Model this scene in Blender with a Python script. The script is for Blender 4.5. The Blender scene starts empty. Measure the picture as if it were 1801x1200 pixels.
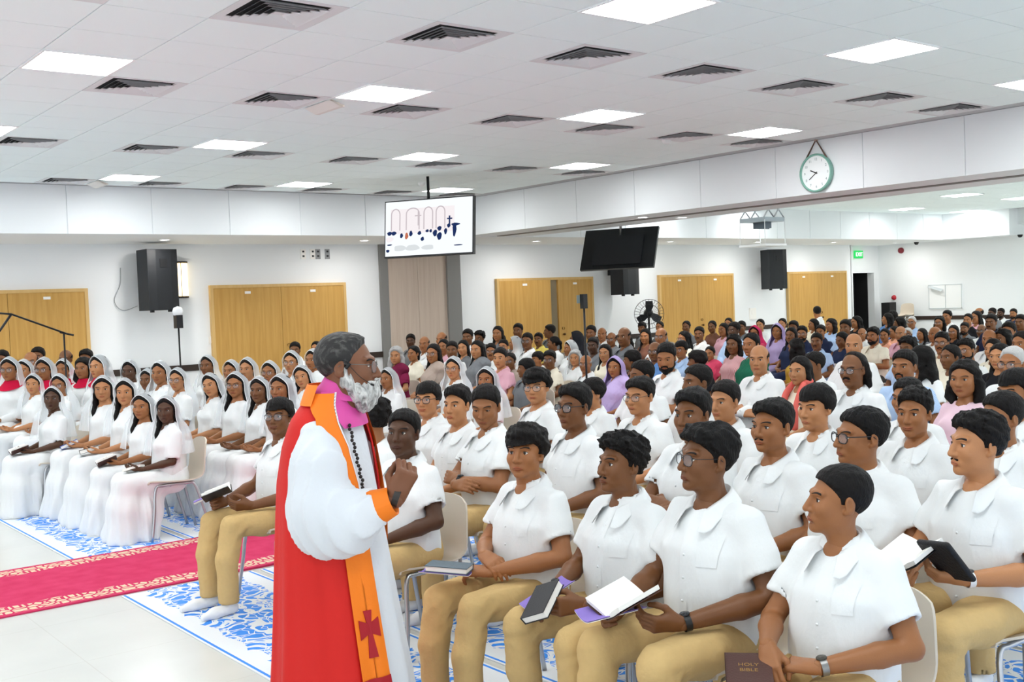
import bpy, math, numpy as np
from mathutils import Matrix
# ------------------------------------------------------------------ camera, world, exposure
_sc = bpy.context.scene
_F, _yaw, _pitch, _roll, CAMZ = 1918.0, .66451, -.03712, -.03899, 1.72
def _axes():
    f = np.array([math.sin(_yaw)*math.cos(_pitch), math.cos(_yaw)*math.cos(_pitch), math.sin(_pitch)])
    r = np.array([math.cos(_yaw), -math.sin(_yaw), 0]); u = np.cross(r, f)
    return math.cos(_roll)*r+math.sin(_roll)*u, -math.sin(_roll)*r+math.cos(_roll)*u, f
_r, _u, _f = _axes()
_cam = bpy.data.cameras.new('camera'); _co = bpy.data.objects.new('camera', _cam); _sc.collection.objects.link(_co)
_cam.sensor_width = 36; _cam.lens = _F/1801*36; _cam.clip_end = 200
_M = np.eye(4); _M[:3, 0] = _r; _M[:3, 1] = _u; _M[:3, 2] = -_f; _M[:3, 3] = (0, 0, CAMZ); _co.matrix_world = Matrix(_M.tolist())
_sc.camera = _co
_w = bpy.data.worlds.new('world'); _sc.world = _w; _w.use_nodes = True
_w.node_tree.nodes['Background'].inputs[0].default_value = (.9, .95, 1, 1); _w.node_tree.nodes['Background'].inputs[1].default_value = 1.0
_sc.view_settings.view_transform = 'Standard'; _sc.view_settings.look = 'None'; _sc.view_settings.gamma = 1; _sc.view_settings.use_curve_mapping = False
_sc.view_settings.exposure = 0.62
_sc.cycles.diffuse_bounces = 8; _sc.cycles.max_bounces = 14
PANEL_EMISSION = 16.5
# ------------------------------------------------------------------ mesh toolkit
rng = np.random.RandomState(7)
C = bpy.context.scene.collection
def lin(c):
    return tuple((v/12.92 if v <= .04045 else ((v+.055)/1.055)**2.4) for v in c)
def rgb(h):
    h = h.lstrip('#'); return lin(tuple(int(h[i:i+2], 16)/255 for i in (0, 2, 4)))
def V3(*a): return np.array(a, float)
def unit(v): v = np.asarray(v, float); return v/np.linalg.norm(v)
class MB:
    """collects verts / polygons / material indices"""
    def __init__(s): s.v = []; s.p = []; s.m = []; s.n = 0
    def add(s, V, P, m=0):
        V = np.asarray(V, float).reshape(-1, 3)
        for q in ([P] if isinstance(P, np.ndarray) else [np.array([f]) for f in P] if len(P) and not np.isscalar(P[0]) else []):
            if len(q): s.p.append(np.asarray(q, int)+s.n); s.m.append(np.full(len(q), m, int))
        s.v.append(V); s.n += len(V); return s
    def merge(s, o, M=None, mat=None):
        V = o.V()
        if M is not None: V = V@np.asarray(M)[:3, :3].T + np.asarray(M)[:3, 3]
        for q, m in zip(o.p, o.m): s.p.append(q+s.n); s.m.append(m if mat is None else np.full(len(m), mat, int))
        s.v.append(V); s.n += len(V); return s
    def V(s): return np.concatenate(s.v) if s.v else np.zeros((0, 3))
    def box(s, lo, hi, m=0):
        x0, y0, z0 = lo; x1, y1, z1 = hi
        return s.add([(x0,y0,z0),(x1,y0,z0),(x1,y1,z0),(x0,y1,z0),(x0,y0,z1),(x1,y0,z1),(x1,y1,z1),(x0,y1,z1)],
                     np.array([(0,3,2,1),(4,5,6,7),(0,1,5,4),(1,2,6,5),(2,3,7,6),(3,0,4,7)]), m)
    def grid(s, G, m=0, close_u=False, close_v=False):
        G = np.asarray(G, float); a, b = G.shape[:2]
        I = np.arange(a*b).reshape(a, b)
        A = I if not close_u else np.vstack([I, I[:1]])
        A = A if not close_v else np.hstack([A, A[:, :1]])
        return s.add(G.reshape(-1, 3), np.stack([A[:-1,:-1],A[1:,:-1],A[1:,1:],A[:-1,1:]], -1).reshape(-1, 4), m)
    def tube(s, pts, r, n=8, m=0, cap=True):
        pts = np.asarray(pts, float); r = np.broadcast_to(np.asarray(r, float), (len(pts),))
        T = np.gradient(pts, axis=0); T /= np.linalg.norm(T, axis=1)[:, None]+1e-12
        up = V3(0, 0, 1) if abs(T[0][2]) < .9 else V3(1, 0, 0)
        a = np.linspace(0, 2*np.pi, n, endpoint=False); R = []
        N = np.cross(T[0], up)
        for p, t, rr in zip(pts, T, r):
            N = N-t*(N@t); N /= np.linalg.norm(N)+1e-12; B = np.cross(t, N)
            R.append(p+rr*(np.cos(a)[:, None]*N+np.sin(a)[:, None]*B))
        base = s.n; s.grid(np.array(R), m, close_v=True)
        if cap:
            k = len(pts); s.p.append(np.array([list(range(base, base+n))])); s.m.append(np.array([m]))
            s.p.append(np.array([list(range(base+(k-1)*n, base+k*n))[::-1]])); s.m.append(np.array([m]))
        return s
    def lathe(s, prof, n=24, m=0, axis=2, o=(0,0,0)):
        a = np.linspace(0, 2*np.pi, n, endpoint=False); G = []
        for r, z in prof:
            q = np.stack([r*np.cos(a), r*np.sin(a), np.full(n, z)], 1)
            if axis == 1: q = q[:, [0, 2, 1]]
            if axis == 0: q = q[:, [2, 0, 1]]
            G.append(q+np.array(o))
        return s.grid(np.array(G), m, close_v=True)
    def prism(s, poly, z0, z1, m=0):
        n = len(poly); V = [(x, y, z0) for x, y in poly]+[(x, y, z1) for x, y in poly]
        b = s.n; s.add(V, np.array([(i, (i+1) % n, n+(i+1) % n, n+i) for i in range(n)]), m)
        s.p += [np.array([list(range(b+n-1, b-1, -1))]), np.array([list(range(b+n, b+2*n))])]; s.m += [np.array([m])]*2
        return s
    def mesh(s, name, mats, smooth=True):
        me = bpy.data.meshes.new(name); V = s.V()
        me.vertices.add(len(V)); me.vertices.foreach_set('co', V.astype(np.float32).ravel())
        tot = np.concatenate([np.full(len(q), q.shape[1]) for q in s.p]); loops = np.concatenate([q.ravel() for q in s.p])
        me.loops.add(len(loops)); me.loops.foreach_set('vertex_index', loops.astype(np.int32))
        me.polygons.add(len(tot)); st = np.concatenate([[0], np.cumsum(tot)[:-1]])
        me.polygons.foreach_set('loop_start', st.astype(np.int32)); me.polygons.foreach_set('loop_total', tot.astype(np.int32))
        me.polygons.foreach_set('material_index', np.concatenate(s.m).astype(np.int32))
        me.polygons.foreach_set('use_smooth', np.full(len(tot), bool(smooth)))
        for m in (mats if isinstance(mats, (list, tuple)) else [mats]): me.materials.append(m)
        me.update(calc_edges=True); return me
def obj(name, data, parent=None, M=None, color=None):
    o = bpy.data.objects.new(name, data); C.objects.link(o)
    if parent is not None: o.parent = parent
    if M is not None: o.matrix_local = Matrix(np.asarray(M).tolist())
    if color is not None: o.color = (*color[:3], 1)
    return o
def tag(o, label=None, cat=None, group=None, kind=None):
    if label: o['label'] = label
    if cat: o['category'] = cat
    if group: o['group'] = group
    if kind: o['kind'] = kind
    return o
def empty(name, loc=(0,0,0), rz=0, s=1):
    o = bpy.data.objects.new(name, None); C.objects.link(o); o.location = loc; o.rotation_euler = (0, 0, rz)
    o.scale = (s, s, s); o.empty_display_size = .1; return o
def Rz(a): c, s = math.cos(a), math.sin(a); return np.array([[c,-s,0],[s,c,0],[0,0,1.]])
def Rx(a): c, s = math.cos(a), math.sin(a); return np.array([[1,0,0],[0,c,-s],[0,s,c.real]])
def Ry(a): c, s = math.cos(a), math.sin(a); return np.array([[c,0,s],[0,1,0],[-s,0,c]])
def M4(R=None, t=(0,0,0), s=1):
    M = np.eye(4); M[:3, :3] = (np.eye(3) if R is None else R)@(np.diag(s) if np.ndim(s) else np.eye(3)*s); M[:3, 3] = t; return M
# ------------------------------------------------------------------ smooth solids (signed distance + surface nets)
class Field:
    def __init__(s, lo, hi, h):
        s.lo = np.array(lo, float); s.h = h; s.n = np.ceil((np.array(hi)-s.lo)/h).astype(int)+1
        s.ax = [(s.lo[k]+h*np.arange(s.n[k])).astype(np.float32) for k in range(3)]
        s.D = np.full(s.n, 1.0, np.float32)
    def sub(s, lo, hi):
        a = np.clip(np.floor((np.array(lo)-s.lo)/s.h).astype(int), 0, s.n); b = np.clip(np.ceil((np.array(hi)-s.lo)/s.h).astype(int)+1, 0, s.n)
        sl = tuple(slice(i, j) for i, j in zip(a, b))
        return sl, s.ax[0][sl[0]][:, None, None], s.ax[1][sl[1]][None, :, None], s.ax[2][sl[2]][None, None, :]
    def put(s, sl, d, k, op):
        D = s.D[sl]
        if D.size == 0: return
        if op == '-':
            d = -d
            if k > 0: h = np.clip(.5-.5*(d-D)/k, 0, 1); r = D*h+d*(1-h)+k*h*(1-h)
            else: r = np.maximum(D, d)
        else:
            if k > 0: h = np.clip(.5+.5*(d-D)/k, 0, 1); r = d*(1-h)+D*h-k*h*(1-h)
            else: r = np.minimum(D, d)
        s.D[sl] = r
    def cone(s, a, b, ra, rb, k=.01, op='+', sc=(1,1,1)):
        a = np.array(a, float); b = np.array(b, float); sc = np.array(sc, float); m = max(ra, rb)/sc.min()+k+2.5*s.h
        sl, x, y, z = s.sub(np.minimum(a, b)-m, np.maximum(a, b)+m)
        A = a*sc; Bv = (b-a)*sc; x, y, z = x*sc[0]-A[0], y*sc[1]-A[1], z*sc[2]-A[2]
        t = np.clip((x*Bv[0]+y*Bv[1]+z*Bv[2])/max(Bv@Bv, 1e-9), 0, 1)
        d = (np.sqrt((x-t*Bv[0])**2+(y-t*Bv[1])**2+(z-t*Bv[2])**2)-(ra+(rb-ra)*t))/sc.max()
        s.put(sl, d.astype(np.float32), k, op); return s
    def chain(s, pts, rs, k=.01, op='+', sc=(1,1,1)):
        for i in range(len(pts)-1): s.cone(pts[i], pts[i+1], rs[i], rs[i+1], k, op, sc)
        return s
    def ell(s, c, r, k=.01, op='+', R=None):
        c = np.array(c, float); r = np.array(r, float); m = r.max()+k+2.5*s.h
        sl, x, y, z = s.sub(c-m, c+m); x, y, z = x-c[0], y-c[1], z-c[2]
        if R is not None:
            R = np.asarray(R); x, y, z = (R[0,0]*x+R[1,0]*y+R[2,0]*z), (R[0,1]*x+R[1,1]*y+R[2,1]*z), (R[0,2]*x+R[1,2]*y+R[2,2]*z)
        k0 = np.sqrt((x/r[0])**2+(y/r[1])**2+(z/r[2])**2); k1 = np.sqrt((x/r[0]**2)**2+(y/r[1]**2)**2+(z/r[2]**2)**2)+1e-9
        s.put(sl, (k0*(k0-1)/k1).astype(np.float32), k, op); return s
    def boxr(s, c, half, rad, k=.01, op='+', R=None):
        c = np.array(c, float); half = np.array(half, float); m = np.linalg.norm(half)+k+2.5*s.h
        sl, x, y, z = s.sub(c-m, c+m); x, y, z = x-c[0], y-c[1], z-c[2]
        if R is not None:
            R = np.asarray(R); x, y, z = (R[0,0]*x+R[1,0]*y+R[2,0]*z), (R[0,1]*x+R[1,1]*y+R[2,1]*z), (R[0,2]*x+R[1,2]*y+R[2,2]*z)
        q = [np.abs(x)-half[0]+rad, np.abs(y)-half[1]+rad, np.abs(z)-half[2]+rad]
        d = np.sqrt(np.maximum(q[0], 0)**2+np.maximum(q[1], 0)**2+np.maximum(q[2], 0)**2)+np.minimum(np.maximum(np.maximum(q[0], q[1]), q[2]), 0)-rad
        s.put(sl, d.astype(np.float32), k, op); return s
    def xyz(s): return s.ax[0][:, None, None], s.ax[1][None, :, None], s.ax[2][None, None, :]
    def cut(s, p, n, k=0):      # keep the side the normal points away from
        x, y, z = s.xyz(); n = unit(n); d = (x-p[0])*n[0]+(y-p[1])*n[1]+(z-p[2])*n[2]
        s.smax(d, k); return s
    def smax(s, d, k=0):
        if k > 0: h = np.clip(.5-.5*(d-s.D)/k, 0, 1); s.D = (s.D*h+d*(1-h)+k*h*(1-h)).astype(np.float32)
        else: s.D = np.maximum(s.D, d).astype(np.float32)
        return s
    def surf_y(s, x, z):        # first surface met going from the front (-y)
        i = np.clip((np.asarray(x)-s.lo[0])/s.h, 0, s.n[0]-1.001); k = np.clip((np.asarray(z)-s.lo[2])/s.h, 0, s.n[2]-1.001)
        i0 = i.astype(int); k0 = k.astype(int); fi = (i-i0)[:, None]; fk = (k-k0)[:, None]
        col = s.D[i0, :, k0]*(1-fi)*(1-fk)+s.D[i0+1, :, k0]*fi*(1-fk)+s.D[i0, :, k0+1]*(1-fi)*fk+s.D[i0+1, :, k0+1]*fi*fk
        neg = col < 0; j = np.argmax(neg, 1); j = np.where(neg.any(1), np.maximum(j, 1), len(s.ax[1])//2)
        r = np.arange(len(j)); d0 = col[r, j-1]; d1 = col[r, j]; t = np.clip(d0/(d0-d1+1e-9), 0, 1)
        return s.ax[1][j-1]+t*s.h
    def nets(s, m=0):
        D = s.D.copy(); D[0] = D[-1] = 1; D[:, 0] = D[:, -1] = 1; D[:, :, 0] = D[:, :, -1] = 1
        S = D < 0; n = s.n
        cnt = np.zeros(n-1, np.int8)
        for a in (0, 1):
            for b in (0, 1):
                for c in (0, 1): cnt += S[a:n[0]-1+a, b:n[1]-1+b, c:n[2]-1+c]
        I = np.argwhere((cnt > 0) & (cnt < 8))
        idx = np.full(n-1, -1, np.int32); idx[I[:, 0], I[:, 1], I[:, 2]] = np.arange(len(I))
        cor = np.array([(a, b, c) for a in (0, 1) for b in (0, 1) for c in (0, 1)])
        val = np.stack([D[I[:, 0]+a, I[:, 1]+b, I[:, 2]+c] for a, b, c in cor], 1)
        acc = np.zeros((len(I), 3)); num = np.zeros(len(I))
        for e in range(8):
            for ax in range(3):
                if cor[e][ax]: continue
                f = e+(4, 2, 1)[ax]; v0, v1 = val[:, e], val[:, f]; x = (v0 < 0) != (v1 < 0)
                t = np.where(x, v0/np.where(x, v0-v1, 1), 0)
                P = np.repeat(cor[e][None].astype(float), len(I), 0); P[:, ax] += t
                acc += P*x[:, None]; num += x
        V = s.lo+s.h*(I+acc/np.maximum(num, 1)[:, None])
        Q = []
        for ax in range(3):
            sl0 = [slice(1, n[k]-1) for k in range(3)]; sl1 = list(sl0); sl0[ax] = slice(0, n[ax]-1); sl1[ax] = slice(1, n[ax])
            a, b = S[tuple(sl0)], S[tuple(sl1)]
            off = np.array([1, 1, 1]); off[ax] = 0
            for flip, msk in ((False, a & ~b), (True, ~a & b)):
                J = np.argwhere(msk)+off
                if not len(J): continue
                u, w = (ax+1) % 3, (ax+2) % 3; eu = np.eye(3, dtype=int)[u]; ew = np.eye(3, dtype=int)[w]
                q = [J-eu-ew, J-ew, J, J-eu]
                q = np.stack([idx[k[:, 0], k[:, 1], k[:, 2]] for k in q], 1)
                Q.append(q[:, ::-1] if flip else q)
        mb = MB(); mb.add(V, np.concatenate(Q), m); return mb
def vnoise(x, y, z, f, seed=0):
    """cheap smooth noise from summed sines, about -1..1"""
    r = np.random.RandomState(seed); o = 0
    for i in range(5):
        k = unit(r.normal(size=3))*f*(.7+.8*r.rand()); o = o+np.sin(k[0]*x+k[1]*y+k[2]*z+r.rand()*6.28)
    return o/3.0
# ------------------------------------------------------------------ head
def eye_parts(mb, c, r, gaze, side, low=False, squint=0.):
    """eyeball, iris, lids; c centre, looking -y"""
    nu, nv = (10, 7) if low else (16, 10)
    def sph(rad, la0, la1, lo0, lo1, m, R=np.eye(3), a=nu, b=nv):
        la = np.linspace(la0, la1, b)[:, None]; lo = np.linspace(lo0, lo1, a)[None]
        G = np.stack([np.cos(la)*np.sin(lo), -np.cos(la)*np.cos(lo), np.sin(la)+0*lo], -1)*rad
        mb.grid(G@R.T+np.array(c), m)
    sph(r, -1.3, 1.3, -1.5, 1.5, 1)
    th = np.linspace(0, 2*np.pi, 13)[:-1]; g = Rz(gaze[0])@Rx(-gaze[1])
    for rad, ro, m in ((.0066, r*1.012, 2),):
        a = np.linspace(0.02, math.asin(min(.95, rad/r)), 4)[:, None]
        G = np.stack([np.sin(a)*np.cos(th), -np.cos(a)+0*th, np.sin(a)*np.sin(th)], -1)*ro
        mb.grid(G@g.T+np.array(c), m, close_v=True)
    R = r*1.12; lo = np.linspace(-1.45, 1.45, nu)
    up = .43-squint*.3-.42*(np.abs(lo)/1.3)**2.2; dn = -.46+squint*.3+.42*(np.abs(lo)/1.3)**2.2
    for edge, end in ((up, 1.5), (dn, -1.5)):
        t = np.linspace(0, 1, 5)[:, None]; la = edge[None]*(1-t)+end*t
        G = np.stack([np.cos(la)*np.sin(lo), -np.cos(la)*np.cos(lo), np.sin(la)], -1)*R+np.array(c)
        mb.grid(G, 0)
    la = up; P = np.stack([np.cos(la)*np.sin(lo), -np.cos(la)*np.cos(lo), np.sin(la)], -1)*R*1.03+np.array(c)
    sel = np.abs(lo) < 1.15; mb.tube(P[sel], .0013, 4, 3)
HEADS = {}
def head_mesh(kind, h, gaze=(0, 0), smile=0., squint=0.):
    """kind: boy man woman; origin half way crown to chin, looks -y; mats 0 skin 1 eye 2 iris 3 brow 4 lip"""
    key = (kind, h, gaze, smile, squint)
    if key in HEADS: return HEADS[key]
    fem = kind in ('woman', 'girl'); man = kind == 'man'
    f = Field((-.105, -.145, -.185), (.105, .135, .135), h)
    jw = .043 if fem else .048 if not man else .053
    f.ell((0, .020, .030), (.075, .094, .085), .01)
    f.ell((0, -.026, -.028), (.059, .064, .083), .03)
    f.ell((0, -.030, -.070), (jw, .050, .040), .03)
    f.ell((0, -.073, -.098), (.020, .018, .016), .022)
    for sx in (-1, 1):
        f.ell((sx*.036, -.058, -.026), (.027, .027, .028), .022)
        f.ell((sx*.045, -.008, -.060), (.012, .024, .024), .03)
        f.ell((sx*.032, -.097, .003), (.021, .016, .014), .012, '-')
        f.cone((sx*.012, -.083, .024), (sx*.047, -.068, .026), .010, .008, .014)
    f.cone((0, -.085, .016), (0, -.106, -.032), .0075, .0125, .010)
    for sx in (-1, 1): f.ell((sx*.0125, -.094, -.036), (.0085, .011, .0085), .007)
    for sx in (-1, 1): f.ell((sx*.0065, -.103, -.0435), (.0035, .005, .003), .003, '-')
    f.ell((0, -.077, -.066), (.028, .018, .016), .016)
    f.cone((-.02, -.088, -.079), (.02, -.088, -.079), .004, .004, .008, '-')
    for sx in (-1, 1):        # ears
        R = Rz(sx*.35)@Rx(.18)
        f.ell((sx*.075, .018, -.006), (.0085, .019, .032), .008, '+', R)
        f.ell((sx*.0845, .013, -.003), (.006, .010, .018), .004, '-', R)
        f.ell((sx*.071, .008, -.030), (.007, .010, .010), .008)
    nr = .042 if fem else .047 if not man else .054
    f.cone((0, .012, -.055), (0, .030, -.20), nr, nr*1.08, .03)
    mb = f.nets()
    for sx in (-1, 1):
        ey = float(f.surf_y(np.array([sx*.032]), np.array([.002]))[0])
        eye_parts(mb, (sx*.032, ey+.0088, .002), .0132, gaze, sx, h > .0035, squint)
        t = np.linspace(0, 1, 9); bx = sx*(.013+.040*t); bz = .0215+.0055*np.sin(t*2.7)+(-.002 if man else 0)
        by = f.surf_y(bx, bz); w = (.0030 if fem else .0040)*np.sin(np.clip(t*1.25+.35, 0, 3.1))
        G = []
        for q in np.linspace(-1, 1, 5):
            G.append(np.stack([bx, by-.0022*(1-q*q)+.0004, bz+q*w], 1))
        mb.grid(np.array(G) if sx > 0 else np.array(G)[::-1], 3)
    u = np.linspace(-1, 1, 15); wl = .0235+.005*smile; G = []
    for q in np.linspace(0, 1, 9):
        ztop = -.0590-.0012*np.exp(-(u/.12)**2)+0*u; zbot = -.0798+0*u; e = 1-np.abs(u)**2.2
        zm = -.0685+.009*smile*np.abs(u)**2
        z = zm+np.where(q < .5, (ztop+.0685)*(1-2*q), (zbot+.0685)*(2*q-1))*e
        b = (.0030*np.sin(min(1, 2*q)*np.pi)+(.0040*np.sin(max(0, 2*q-1)*np.pi)))*e-.0004+ (-.0018 if abs(q-.5) < .01 else 0)*e
        x = u*wl; G.append(np.stack([x, f.surf_y(x, z)-b-.0006, z], 1))
    mb.grid(np.array(G), 4); mid = np.array(G)[4]; mid[:, 1] -= .0008; mb.tube(mid[1:-1], .0009, 4, 3)
    HEADS[key] = mb; return mb
# ------------------------------------------------------------------ materials
def nmat(name):
    m = bpy.data.materials.new(name); m.use_nodes = True; nt = m.node_tree; return m, nt, nt.nodes['Principled BSDF']
def node(nt, t, **k):
    n = nt.nodes.new(t)
    for a, b in k.items(): setattr(n, a, b)
    return n
def mat(name, c, rough=.6, metal=0., bump=0., bscale=80., var=0., vscale=6., spec=.4, emit=None, es=0.):
    m, nt, b = nmat(name); c = rgb(c) if isinstance(c, str) else c
    b.inputs['Base Color'].default_value = (*c, 1); b.inputs['Roughness'].default_value = rough; b.inputs['Metallic'].default_value = metal; b.inputs['Specular IOR Level'].default_value = spec
    if emit: b.inputs['Emission Color'].default_value = (*(rgb(emit) if isinstance(emit, str) else emit), 1); b.inputs['Emission Strength'].default_value = es
    tc = node(nt, 'ShaderNodeTexCoord')
    if var:
        n = node(nt, 'ShaderNodeTexNoise'); n.inputs['Scale'].default_value = vscale; n.inputs['Detail'].default_value = 4; nt.links.new(tc.outputs['Object'], n.inputs['Vector'])
        mx = node(nt, 'ShaderNodeMix', data_type='RGBA', blend_type='MULTIPLY'); mx.inputs['Factor'].default_value = 1; mx.inputs[6].default_value = (*c, 1)
        r = node(nt, 'ShaderNodeMapRange'); r.inputs['To Min'].default_value = 1-var; r.inputs['To Max'].default_value = 1+var*.3; nt.links.new(n.outputs['Fac'], r.inputs['Value'])
        nt.links.new(r.outputs[0], mx.inputs[7]); nt.links.new(mx.outputs[2], b.inputs['Base Color'])
    if bump:
        n = node(nt, 'ShaderNodeTexNoise'); n.inputs['Scale'].default_value = bscale; n.inputs['Detail'].default_value = 3; nt.links.new(tc.outputs['Object'], n.inputs['Vector'])
        bp = node(nt, 'ShaderNodeBump'); bp.inputs['Strength'].default_value = bump; bp.inputs['Distance'].default_value = .01; nt.links.new(n.outputs['Fac'], bp.inputs['Height']); nt.links.new(bp.outputs[0], b.inputs['Normal'])
    return m
def objmat(name, rough, mul=None, bump=0., bscale=60., spec=.3, var=.0, stretch=None):
    """takes the object's own colour (skin, cloth, hair of that person)"""
    m, nt, b = nmat(name); oi = node(nt, 'ShaderNodeObjectInfo'); col = oi.outputs['Color']; tc = node(nt, 'ShaderNodeTexCoord')
    b.inputs['Roughness'].default_value = rough; b.inputs['Specular IOR Level'].default_value = spec
    if mul:
        mx = node(nt, 'ShaderNodeMix', data_type='RGBA', blend_type='MULTIPLY'); mx.inputs['Factor'].default_value = 1; nt.links.new(col, mx.inputs[6]); mx.inputs[7].default_value = (*mul, 1); col = mx.outputs[2]
    n = node(nt, 'ShaderNodeTexNoise'); n.inputs['Scale'].default_value = bscale; n.inputs['Detail'].default_value = 3
    if stretch:
        mp = node(nt, 'ShaderNodeMapping'); mp.inputs['Scale'].default_value = stretch; nt.links.new(tc.outputs['Object'], mp.inputs['Vector']); nt.links.new(mp.outputs[0], n.inputs['Vector'])
    else: nt.links.new(tc.outputs['Object'], n.inputs['Vector'])
    if var:
        mx = node(nt, 'ShaderNodeMix', data_type='RGBA', blend_type='MULTIPLY'); mx.inputs['Factor'].default_value = 1; nt.links.new(col, mx.inputs[6])
        r = node(nt, 'ShaderNodeMapRange'); r.inputs['To Min'].default_value = 1-var; r.inputs['To Max'].default_value = 1+var; nt.links.new(n.outputs['Fac'], r.inputs['Value']); nt.links.new(r.outputs[0], mx.inputs[7]); col = mx.outputs[2]
    nt.links.new(col, b.inputs['Base Color'])
    if bump:
        bp = node(nt, 'ShaderNodeBump'); bp.inputs['Strength'].default_value = bump; bp.inputs['Distance'].default_value = .01; nt.links.new(n.outputs['Fac'], bp.inputs['Height']); nt.links.new(bp.outputs[0], b.inputs['Normal'])
    return m
def stripemat(name, a, bcol, scale, axis=0):
    m, nt, b = nmat(name); tc = node(nt, 'ShaderNodeTexCoord'); w = node(nt, 'ShaderNodeTexWave', wave_type='BANDS', bands_direction='XYZ'[axis]); w.inputs['Scale'].default_value = scale; w.inputs['Distortion'].default_value = .4
    nt.links.new(tc.outputs['Object'], w.inputs['Vector']); r = node(nt, 'ShaderNodeValToRGB'); r.color_ramp.elements[0].color = (*rgb(a), 1); r.color_ramp.elements[1].color = (*rgb(bcol), 1)
    nt.links.new(w.outputs['Fac'], r.inputs['Fac']); nt.links.new(r.outputs[0], b.inputs['Base Color']); b.inputs['Roughness'].default_value = .85; return m
def woodmat(name, c1, c2, sc=(9, 9, .5)):
    m, nt, b = nmat(name); tc = node(nt, 'ShaderNodeTexCoord'); mp = node(nt, 'ShaderNodeMapping'); mp.inputs['Scale'].default_value = sc; nt.links.new(tc.outputs['Object'], mp.inputs['Vector'])
    n = node(nt, 'ShaderNodeTexNoise'); n.inputs['Scale'].default_value = 2.2; n.inputs['Detail'].default_value = 6; n.inputs['Distortion'].default_value = .6; nt.links.new(mp.outputs[0], n.inputs['Vector'])
    r = node(nt, 'ShaderNodeValToRGB'); r.color_ramp.elements[0].position = .3; r.color_ramp.elements[1].position = .75; r.color_ramp.elements[0].color = (*rgb(c1), 1); r.color_ramp.elements[1].color = (*rgb(c2), 1)
    nt.links.new(n.outputs['Fac'], r.inputs['Fac']); nt.links.new(r.outputs[0], b.inputs['Base Color']); b.inputs['Roughness'].default_value = .5; b.inputs['Specular IOR Level'].default_value = .3; return m
def emat(name, c, s):
    m = bpy.data.materials.new(name); m.use_nodes = True; nt = m.node_tree; nt.nodes.remove(nt.nodes['Principled BSDF'])
    e = node(nt, 'ShaderNodeEmission'); e.inputs[0].default_value = (*(rgb(c) if isinstance(c, str) else c), 1); e.inputs[1].default_value = s
    nt.links.new(e.outputs[0], nt.nodes['Material Output'].inputs['Surface']); return m
def sheer(name, c, alpha):
    m, nt, b = nmat(name); b.inputs['Base Color'].default_value = (*rgb(c), 1); b.inputs['Roughness'].default_value = .9; b.inputs['Alpha'].default_value = alpha; b.inputs['Specular IOR Level'].default_value = .1; return m
MS = objmat('skin', .48, bump=.06, bscale=260, spec=.35, var=.05)
MC = objmat('cloth', .88, bump=.25, bscale=38, spec=.15, stretch=(1, 1, .5))
MT = objmat('trouser_cloth', .9, bump=.3, bscale=45, spec=.12, var=.06)
MH = objmat('hair', .6, bump=.6, bscale=150, spec=.18, stretch=(1, 1, .35))
ME = mat('eye_white', '#e6dfd8', .25); MI = mat('iris', '#1d110b', .15, spec=.6); MBROW = mat('brow', '#17110f', .8)
ML = objmat('lip', .45, mul=(.92, .62, .62), spec=.4)
BODYM = [MS, ME, MI, MBROW, ML]
MVEIL = sheer('veil_net', '#eef3f6', .42); MVEDGE = mat('veil_edge', '#e6e9eb', .9)
MWHITE = mat('white_paint', '#eef0f1', .55); MWALL = mat('wall_paint', '#e7eaec', .7, bump=.03, bscale=220)
MBLK = mat('black_plastic', '#101113', .45); MBLKM = mat('black_metal', '#161719', .4, metal=.3); MSTEEL = mat('brushed_steel', '#b9bcc0', .28, metal=1.)
MGLASS = sheer('spectacle_lens', '#dfe8f2', .14); MFRAME = mat('spectacle_frame', '#17171b', .35); MFRAMET = mat('thin_metal_frame', '#6d6a68', .3, metal=.8)
MPAGE = mat('paper', '#f1efe9', .85); MPURPLE = mat('purple_print', '#8a72c4', .6, var=.25, vscale=9)
# ------------------------------------------------------------------ the room
ZC, X0, Y0, T = 3.44, 2.023, 7.293, .6
YS, YW, XB0, XB1, XR, ZS = 14.7, 16.8, 10.7, 12.05, 26.0, 2.81
def struct(name, mb, m, parent=None, smooth=False):
    o = obj(name, mb.mesh(name, m, smooth), parent)
    if parent is None: o['kind'] = 'structure'
    return o
def floormat():
    m, nt, b = nmat('polished_floor'); tc = node(nt, 'ShaderNodeTexCoord'); br = node(nt, 'ShaderNodeTexBrick'); br.offset = 0; br.inputs['Scale'].default_value = 1; br.inputs['Brick Width'].default_value = .8; br.inputs['Row Height'].default_value = .8; br.inputs['Mortar Size'].default_value = .003
    br.inputs['Color1'].default_value = br.inputs['Color2'].default_value = (*rgb('#d6d7d2'), 1); br.inputs['Mortar'].default_value = (*rgb('#cecdc7'), 1); nt.links.new(tc.outputs['Object'], br.inputs['Vector'])
    n = node(nt, 'ShaderNodeTexNoise'); n.inputs['Scale'].default_value = 3; n.inputs['Detail'].default_value = 5; nt.links.new(tc.outputs['Object'], n.inputs['Vector'])
    mx = node(nt, 'ShaderNodeMix', data_type='RGBA', blend_type='MULTIPLY'); mx.inputs['Factor'].default_value = .12; nt.links.new(br.outputs[0], mx.inputs[6]); nt.links.new(n.outputs[0], mx.inputs[7]); nt.links.new(mx.outputs[2], b.inputs['Base Color'])
    b.inputs['Roughness'].default_value = .22; b.inputs['Specular IOR Level'].default_value = .45; return m
struct('floor', MB().box((-4, -3.5, -.12), (XR, 18.2, 0)), floormat())
MTILE = mat('ceiling_tile', '#f0f9fa', .85, bump=.25, bscale=240); MGRIDBAR = mat('ceiling_grid', '#bcbcbe', .7)
ceiling = struct('ceiling', MB().box((-4, -3.5, ZC+.004), (XR, 18.2, ZC+.12)), MGRIDBAR)
struct('wall_back', MB().box((-4, YW, 0), (24.4, YW+.2, ZC)), MWALL)
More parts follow.
